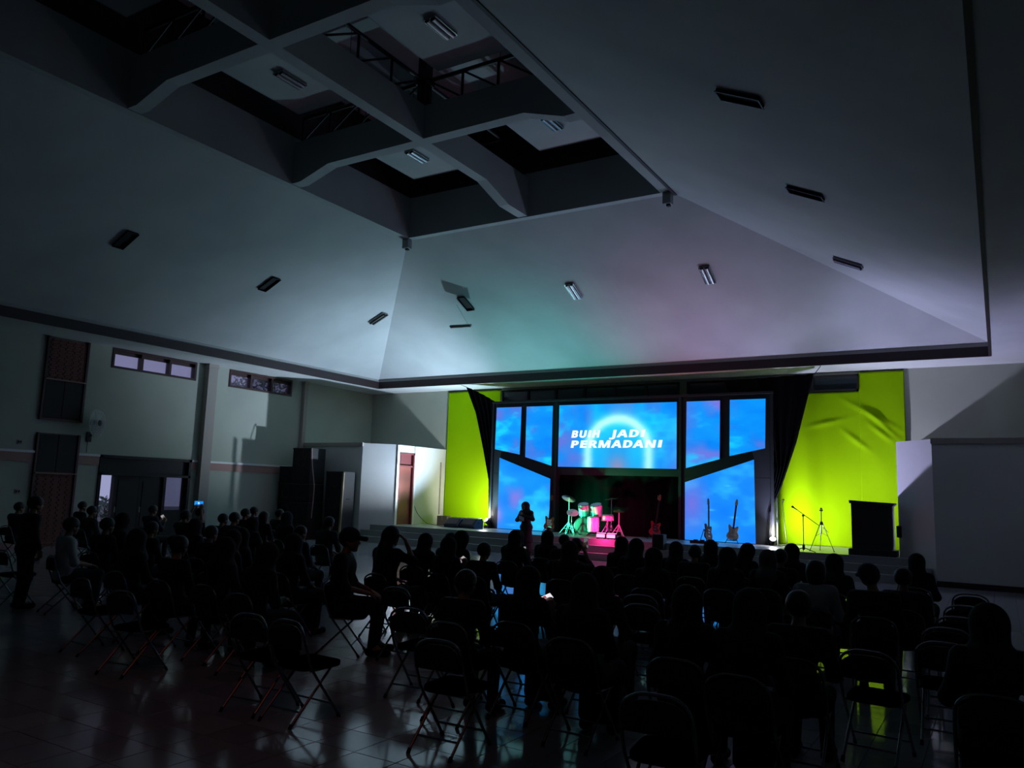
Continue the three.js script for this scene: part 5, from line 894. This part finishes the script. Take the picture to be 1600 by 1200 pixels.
const list = [
  ['M', -19.64, -9.99, 1.36, 0.1, 'dark-haired listener by the windows wall, just before the dark brick strip', [1, 0, 0]],
  ['S', -12.6, -6.58, 1.66, -0.1, 'tall person in dark clothes standing before the dark brick strip', [0, 0, 0]],
  ['M', -20.57, -12.05, 1.36, -0.1, 'small dark head against the wall between brick strip and open side door', [0, 0, 0]],
  ['M', -17.8, -10.66, 1.34, 0.05, 'dark head just under the open gap of the side door, beside the wall', [2, 0, 0]],
  ['N', -11.86, -6.84, 1.37, -0.25, 'listener in a pale grey shirt with rounded back, below the brick strip', [5, 0, 1]],
  ['M', -12.15, -7.55, 1.35, 0.1, 'dark listener half hidden behind the pale-shirted rounded back', [0, 0, 0]],
  ['F', -12.61, -8.0, 1.35, 0, 'bulky headscarfed listener in front of the bright side door gap', [0, 0, 0]],
  ['Q', -18.2, -12.48, 1.35, 0.1, 'dark head in front of the door leaves, beside a glowing phone', [1, 0, 0]],
  ['M', -16.69, -12.72, 1.34, -0.1, 'dark head in front of the door side light pane', [0, 0, 0]],
  ['P', -15.3, -11.3, 1.34, 0.2, 'person holding up a phone with a blue picture before the wall pillar', [0, 0, 0]],
  ['M', -14.0, -11.26, 1.32, 0, 'dark head next to the person holding up a blue-lit phone', [2, 0, 0]],
  ['M', -13.45, -11.1, 1.37, 0.05, 'man in a greyish shirt before the brightly lit bay of the windows wall', [2, 0, 1]],
  ['M', -15.77, -13.33, 1.36, -0.1, 'dark round head before the lit wall bay, left of the shadow edge', [0, 0, 0]],
  ['M', -17.12, -14.75, 1.36, 0, 'smallest far head at the shadow edge on the windows wall', [1, 0, 0]],
  ['H', -14.39, -12.7, 1.34, 0.1, 'listener with thick bobbed hair before the shadowed wall by the loudspeakers', [0, 0, 0]],
  ['M', -15.88, -14.52, 1.34, 0, 'head with a red camera light in front, beside the loudspeaker stack', [0, 0, 0]],
  ['W', -12.91, -12.02, 1.36, 0, 'headscarfed listener in front of the tall loudspeaker stack', [0, 3, 0]],
  ['M', -11.44, -11.76, 1.36, 0.1, 'man in a greyish shirt in front of the speaker stack cord', [2, 0, 0]],
  ['C', -6.75, -7.3, 1.45, -1.0, 'man in a peaked cap seen in profile, facing the stage side', [0, 0, 0], 'folding chair under the man in the peaked cap'],
  ['L', -7.1, -8.5, 1.44, -0.1, 'long-haired woman raising her bent bare arm to her head', [0, 0, 0], 'folding chair under the woman raising her arm'],
  ['F', -7.55, -9.78, 1.24, 0.1, 'headscarfed listener just beside the raised elbow', [0, 1, 0]],
  ['G', -6.6, -9.15, 1.27, 0, 'headscarfed listener low between the raised elbow and the cropped head', [1, 0, 0]],
  ['M', -7.62, -10.62, 1.28, 0, 'cropped round head below the white wall and pipe', [1, 0, 0]],
  ['T', -7.07, -9.98, 1.31, 0, 'headscarfed listener with tilted head below the cardboard box', [0, 0, 0]],
  ['M', -6.08, -9.27, 1.26, 0, 'short-haired head below the pair of wedge monitors', [0, 0, 1]],
  ['G', -7.05, -11.69, 1.28, 0, 'headscarfed listener with a phone beside the presenter, the nearer of two', [0, 0, 0]],
  ['W', -7.48, -12.5, 1.25, 0.1, 'headscarfed listener right next to the presenter, the farther of two', [0, 2, 0]],
  ['W', -7.0, -12.75, 1.26, 0, 'headscarfed head just below the green-lit guitar', [0, 0, 0]],
  ['M', -6.51, -12.46, 1.26, 0, 'dark head below the gap between guitar and drum kit', [3, 0, 0]],
  ['M', -5.68, -11.28, 1.28, 0, 'dark head below the green cymbal stand', [0, 0, 0]],
  ['R', -5.05, -9.84, 1.28, 0, 'listener with pink-rimmed raised arm holding up a phone before the drums', [3, 1, 0]],
  ['W', -5.28, -12.13, 1.26, 0, 'headscarfed listener just beyond the pink light bars, farther of two', [3, 1, 0]],
  ['F', -4.66, -11.15, 1.28, 0, 'headscarfed listener beside the pink light bars, nearer of two', [0, 0, 0]],
  ['W', -3.8, -9.75, 1.27, 0, 'headscarfed listener below the square black speaker box', [0, 0, 0]],
  ['W', -4.33, -12.05, 1.24, 0, 'headscarfed head between the black speaker box and the violet screen', [0, 3, 0]],
  ['M', -3.89, -11.63, 1.27, 0.1, 'round dark head below the near edge of the violet slanted screen', [1, 0, 0]],
  ['W', -4.0, -12.75, 1.26, 0, 'pointed headscarf right below the edge-on guitar', [0, 0, 0]],
  ['T', -3.4, -12.3, 1.26, 0.1, 'headscarfed listener below the pale guitar, tilting her head', [0, 0, 0]],
  ['F', -3.07, -10.4, 1.28, 0, 'bulky headscarfed listener nearer than the one below the pale guitar', [0, 0, 0]],
  ['W', -2.65, -10.9, 1.27, 0, 'headscarfed listener below the white-lit drape foot, nearest of three', [0, 4, 0]],
  ['M', -2.68, -11.75, 1.28, 0, 'dark head half hidden between two scarves below the white lamp', [0, 0, 0]],
  ['F', -2.72, -12.55, 1.27, 0, 'large round headscarf directly below the boom stand foot', [1, 0, 0]],
  ['H', -1.8, -9.57, 1.3, 0, 'bob-haired listener in a whitish shirt', [5, 0, 1]],
  ['W', -1.86, -11.12, 1.26, 0, 'headscarfed listener below the tripod, beside the whitish shirt', [0, 0, 0]],
  ['K', -1.16, -9.19, 1.32, 0.1, 'listener in a tilted dark cap below the lectern', [0, 0, 0]],
  ['M', -0.96, -10.05, 1.25, 0, 'round dark head next to the tilted cap', [1, 0, 0]],
  ['W', -1.04, -12.8, 1.24, -0.1, 'headscarfed listener below the dark wing corner beside the lectern', [0, 0, 0]],
  ['W', -0.09, -6.05, 1.3, 0.05, 'big dark-scarfed person, closest of all to the dark wing side', [0, 0, 0]],
  ['W', -2.0, -5.81, 1.27, 0, 'near black-clad headscarfed listener behind the pink light glow', [0, 0, 0]],
  ['F', -1.5, -5.57, 1.29, 0, 'near black-clad listener with bowed headscarf, below the wide drape', [0, 0, 0]],
  ['M', -1.33, -6.4, 1.28, 0, 'near black-clad man below the lime cloth, before the whitish shirt', [0, 0, 0]],
  ['W', -9.38, -6.25, 1.3, 0, 'dark headscarfed listener near the side door leaves', [0, 0, 0]],
  ['N', -8.25, -6.07, 1.32, 0, 'dark bare-armed man with red light on his elbow', [0, 0, 0]],
  ['W', -7.57, -6.15, 1.3, 0, 'dark headscarfed listener next to the red-lit elbow', [1, 0, 0]],
  ['F', -6.75, -5.95, 1.28, 0, 'dark headscarfed listener bowed forward behind the empty pair of chairs', [0, 0, 0]],
  ['W', -8.0, -7.6, 1.28, 0, 'dark headscarfed listener next to the man in a peaked cap', [0, 3, 0]],
  ['M', -4.1, -5.97, 1.25, 0, 'dark-shirted man in the black middle of the room, behind an empty chair', [0, 0, 0]],
  ['G', -3.68, -6.36, 1.25, 0, 'black-clad headscarfed person lit faintly by a held phone', [0, 0, 0], 'folding chair with a softly gleaming arched rail, under the phone holder'],
  ['W', -2.94, -6.01, 1.27, 0, 'black-clad headscarfed person beside the phone holder', [0, 1, 0], 'folding chair with a pale glint on its arched rail, beside the phone holder'],
  ['W', -3.22, -6.95, 1.25, 0, 'headscarfed person tinged dark red by the pink stage light', [3, 1, 0]],
  ['M', -11.74, -8.06, 1.3, 0, 'dark listener in front of the closed door leaves, nearer rows', [0, 0, 0]],
  ['W', -11.83, -8.95, 1.29, 0, 'headscarfed listener before the door side light, nearer rows', [0, 2, 0]],
  ['M', -10.35, -8.12, 1.3, 0.05, 'dark listener in front of the wall pillar foot', [0, 0, 0]],
  ['W', -9.1, -7.65, 1.3, 0, 'headscarfed listener in front of the brightly lit wall bay, nearer rows', [0, 0, 0]],
  ['F', -8.6, -7.0, 1.3, 0.1, 'headscarfed listener just ahead of the red-lit elbow', [0, 1, 0]],
  ['M', -9.85, -9.48, 1.3, -0.05, 'dark listener in front of the loudspeaker stack foot', [1, 0, 0]],
  ['W', -11.98, -10.31, 1.3, 0, 'headscarfed listener at the shadow edge of the lit wall bay, middle rows', [0, 0, 0]],
];
for (const [k, x, z, h, turn, label, col, chair] of list) person(k, x, z, h, turn, label, col, chair);
for (const [x, z, turn, label] of [
  [-5.65, -5.1, 0.08, 'empty folding chair with red-lit legs, farther of the close pair'],
  [-5.15, -5.09, -0.02, 'empty folding chair with bright red streaks on its rear legs, nearer of the pair'],
  [-8.95, -5.54, -0.05, 'lone folding chair on bare floor with one red-lit leg'],
  [-7.71, -5.22, 0.1, 'folding chair next to the lone one, two thin red leg glints'],
  [-5.98, -7.51, 0.0, 'empty folding chair with an arched rail against the bright floor'],
  [-4.87, -6.34, 0.1, 'empty folding chair with a red glint on its rail, before the bright floor patch'],
  [-3.68, -5.22, 0.05, 'empty folding chair standing closest, its crossed legs over shiny floor'],
  [-4.06, -7.1, 0.05, 'folding chair with an arched rail directly ahead of the phone holder'],
  [-3.27, -8.25, 0, 'folding chair tinted dark red with a tiny red rail glint'],
  [-3.6, -9.0, 0.05, 'folding chair behind the headscarf below the speaker box'],
  [-1.75, -4.7, 0.08, 'near empty folding chair with a gleaming rail, low in the dark'],
  [-0.9, -7.06, -0.1, 'empty folding chair with green light showing around its rail'],
  [-0.45, -7.93, 0, 'first empty folding chair of the dark file leading to the wing'],
  [-0.47, -8.85, 0, 'second empty folding chair of the dark file leading to the wing'],
  [-0.42, -9.8, 0, 'third empty folding chair of the dark file leading to the wing'],
  [-0.4, -10.95, 0, 'fourth empty folding chair of the dark file leading to the wing'],
  [-0.38, -12.5, 0, 'last empty folding chair of the dark file, nearest the wing'],
  [-13.14, -6.7, 0.1, 'folding chair with a pale leg far off by the windows wall'],
]) placeChair(x, z, turn, label);
// presenter on the floor before the stage, with a microphone and a sheet of paper
{
  const p = figure('person', 'presenter in dark headscarf and long skirt standing before the slanted screen, microphone at mouth', { stand: true, head: 'hijab', tunic: true, skirt: true, eL: [-0.31, 1.17, -0.1], wL: [-0.06, 1.3, -0.27], eR: [0.31, 1.12, -0.04], wR: [0.04, 1.13, -0.27], hd: [[0.5, 0.75, 0.25], [-0.9, 0.1, -0.2]], hp: [[0.5, -0.2, 0.8], [0, -0.3, 0.9]], curl: [0.9, 0.8], pitch: -0.08 });
  p.position.set(-12.86, 0, -22.0); p.rotation.y = Math.PI - 0.2; p.scale.set(1.16, 0.985, 1.1);
  p.traverse(m => { if (m.name === 'headscarf') m.material = M.scarves[0]; });
  const place = (t, x, y, z, rx = 0, ry = 0, rz = 0) => { p.updateMatrixWorld(true); const l = new THREE.Matrix4().makeRotationFromEuler(new THREE.Euler(rx, ry, rz)).setPosition(x, y, z), w = p.matrixWorld.clone().multiply(l); w.decompose(t.position, t.quaternion, t.scale); t.scale.setScalar(1); };
  const m = thing('microphone', 'handheld microphone raised to the presenter\u2019s mouth', 'microphone');
  mesh('grip', rod(V(0, -0.16, 0), V(0, 0.02, 0), 0.012, 0.018), M.blackMetal, m); mesh('grille_ball', prep(new THREE.SphereGeometry(0.026, 12, 10).translate(0, 0.04, 0)), M.metal, m);
  place(m, -0.03, 1.42, -0.235, -0.3, 0, 0.1);
  const s = thing('paper_sheet', 'pale sheet of paper held at the presenter\u2019s chest', 'paper');
  mesh('sheet', rbox(0.2, 0.13, 0.004, 0, 0, 0, 0.001), std(0.62, 0.62, 0.66, 0.7), s); mesh('clip', rbox(0.04, 0.015, 0.01, 0, 0.062, 0, 0.003), M.metal, s);
  place(s, -0.09, 1.2, -0.33, -0.5, 0, 0.35);
}
// phones with lit displays, held in the audience
const phoneTex = screenCanvas(64, 128, (x, w, h) => { clouds(x, w, h, 91, 1, [1, 1, 1], []); x.fillStyle = '#dff6ff'; x.beginPath(); x.arc(32, 60, 13, 0, 7); x.fill(); });
const feedTex = screenCanvas(64, 128, (x, w, h) => { x.fillStyle = '#f2eef2'; x.fillRect(0, 0, w, h); x.fillStyle = '#a04858'; x.fillRect(6, 52, 30, 26); x.fillStyle = '#3a3440'; x.fillRect(38, 40, 20, 46); x.fillStyle = '#c9bcd8'; x.fillRect(6, 88, 52, 8); });
for (const [x, y, z, rx, ry, rz, s, tex, e, l] of [
  [-15.38, 1.5, -11.68, 0.1, 0.6, 1.57, 1.35, phoneTex, 1, 'phone held up high, filming the blue stage'],
  [-18.24, 1.04, -12.83, -0.3, 0.9, 0.6, 1.1, feedTex, 0.35, 'small phone glowing pale in front of the side door'],
  [-3.68, 0.985, -6.69, -0.85, 0.5, -1.0, 0.95, feedTex, 1.0, 'phone with a bright white and pink display in the dark middle rows'],
  [-6.6, 0.985, -9.49, -0.8, 0.9, -0.9, 1.0, feedTex, 0.5, 'phone glimmering white below the cardboard box row'],
  [-7.05, 0.985, -12.03, -0.8, 0.4, 0.4, 1.0, feedTex, 0.35, 'phone glowing violet below the presenter\u2019s skirt'],
  [-4.97, 1.29, -10.17, 0, 0.4, 0.05, 0.9, feedTex, 0.14, 'phone in the pink-rimmed raised hand before the drums'],
]) {
  const t = thing('phone', l, 'phone', x, y, z, 0, 'phones in the audience'); t.rotation.set(rx, ry, rz, 'YXZ');
  mesh('case', rbox(0.075 * s, 0.155 * s, 0.009, 0, 0, -0.006, 0.003), M.blackBox, t);
  const g = new THREE.PlaneGeometry(0.068 * s, 0.145 * s); mesh('display', g, glow(1, 1, 1, e, tex), t);
  const pl = new THREE.PointLight(0xdfe6ff, 0.004 * e, 0, 2); pl.position.set(x, y, z).add(V(0, 0, 0.03).applyEuler(t.rotation)); pl.castShadow = true; scene.add(pl);
}
{
  const t = thing('video_camera', 'small camera with a red tally light beside the loudspeaker stack', 'camera', -16.2, 0.85, -14.62, -0.5);
  mesh('case', rbox(0.1, 0.09, 0.18, 0, 0.045, 0, 0.012), M.blackBox, t); mesh('lens', rod(V(0, 0.045, -0.09), V(0, 0.045, -0.14), 0.03), M.blackMetal, t);
  mesh('tally_light', prep(new THREE.SphereGeometry(0.022, 10, 8).translate(0, 0.07, 0.095)), glow(1, 0.25, 0.3, 1.3), t);
  const u = thing('camera_tripod', 'thin tripod carrying the small camera with the red light', 'tripod', -16.2, 0, -14.62);
  mesh('column', rod(V(0, 0.4, 0), V(0, 0.85, 0), 0.014), M.blackMetal, u); for (const a of [0.3, 2.4, 4.5]) mesh('leg', rod(V(0, 0.7, 0), V(0.26 * Math.cos(a), 0.01, 0.26 * Math.sin(a)), 0.011), M.blackMetal, u);
}
renderer.render(scene, camera);
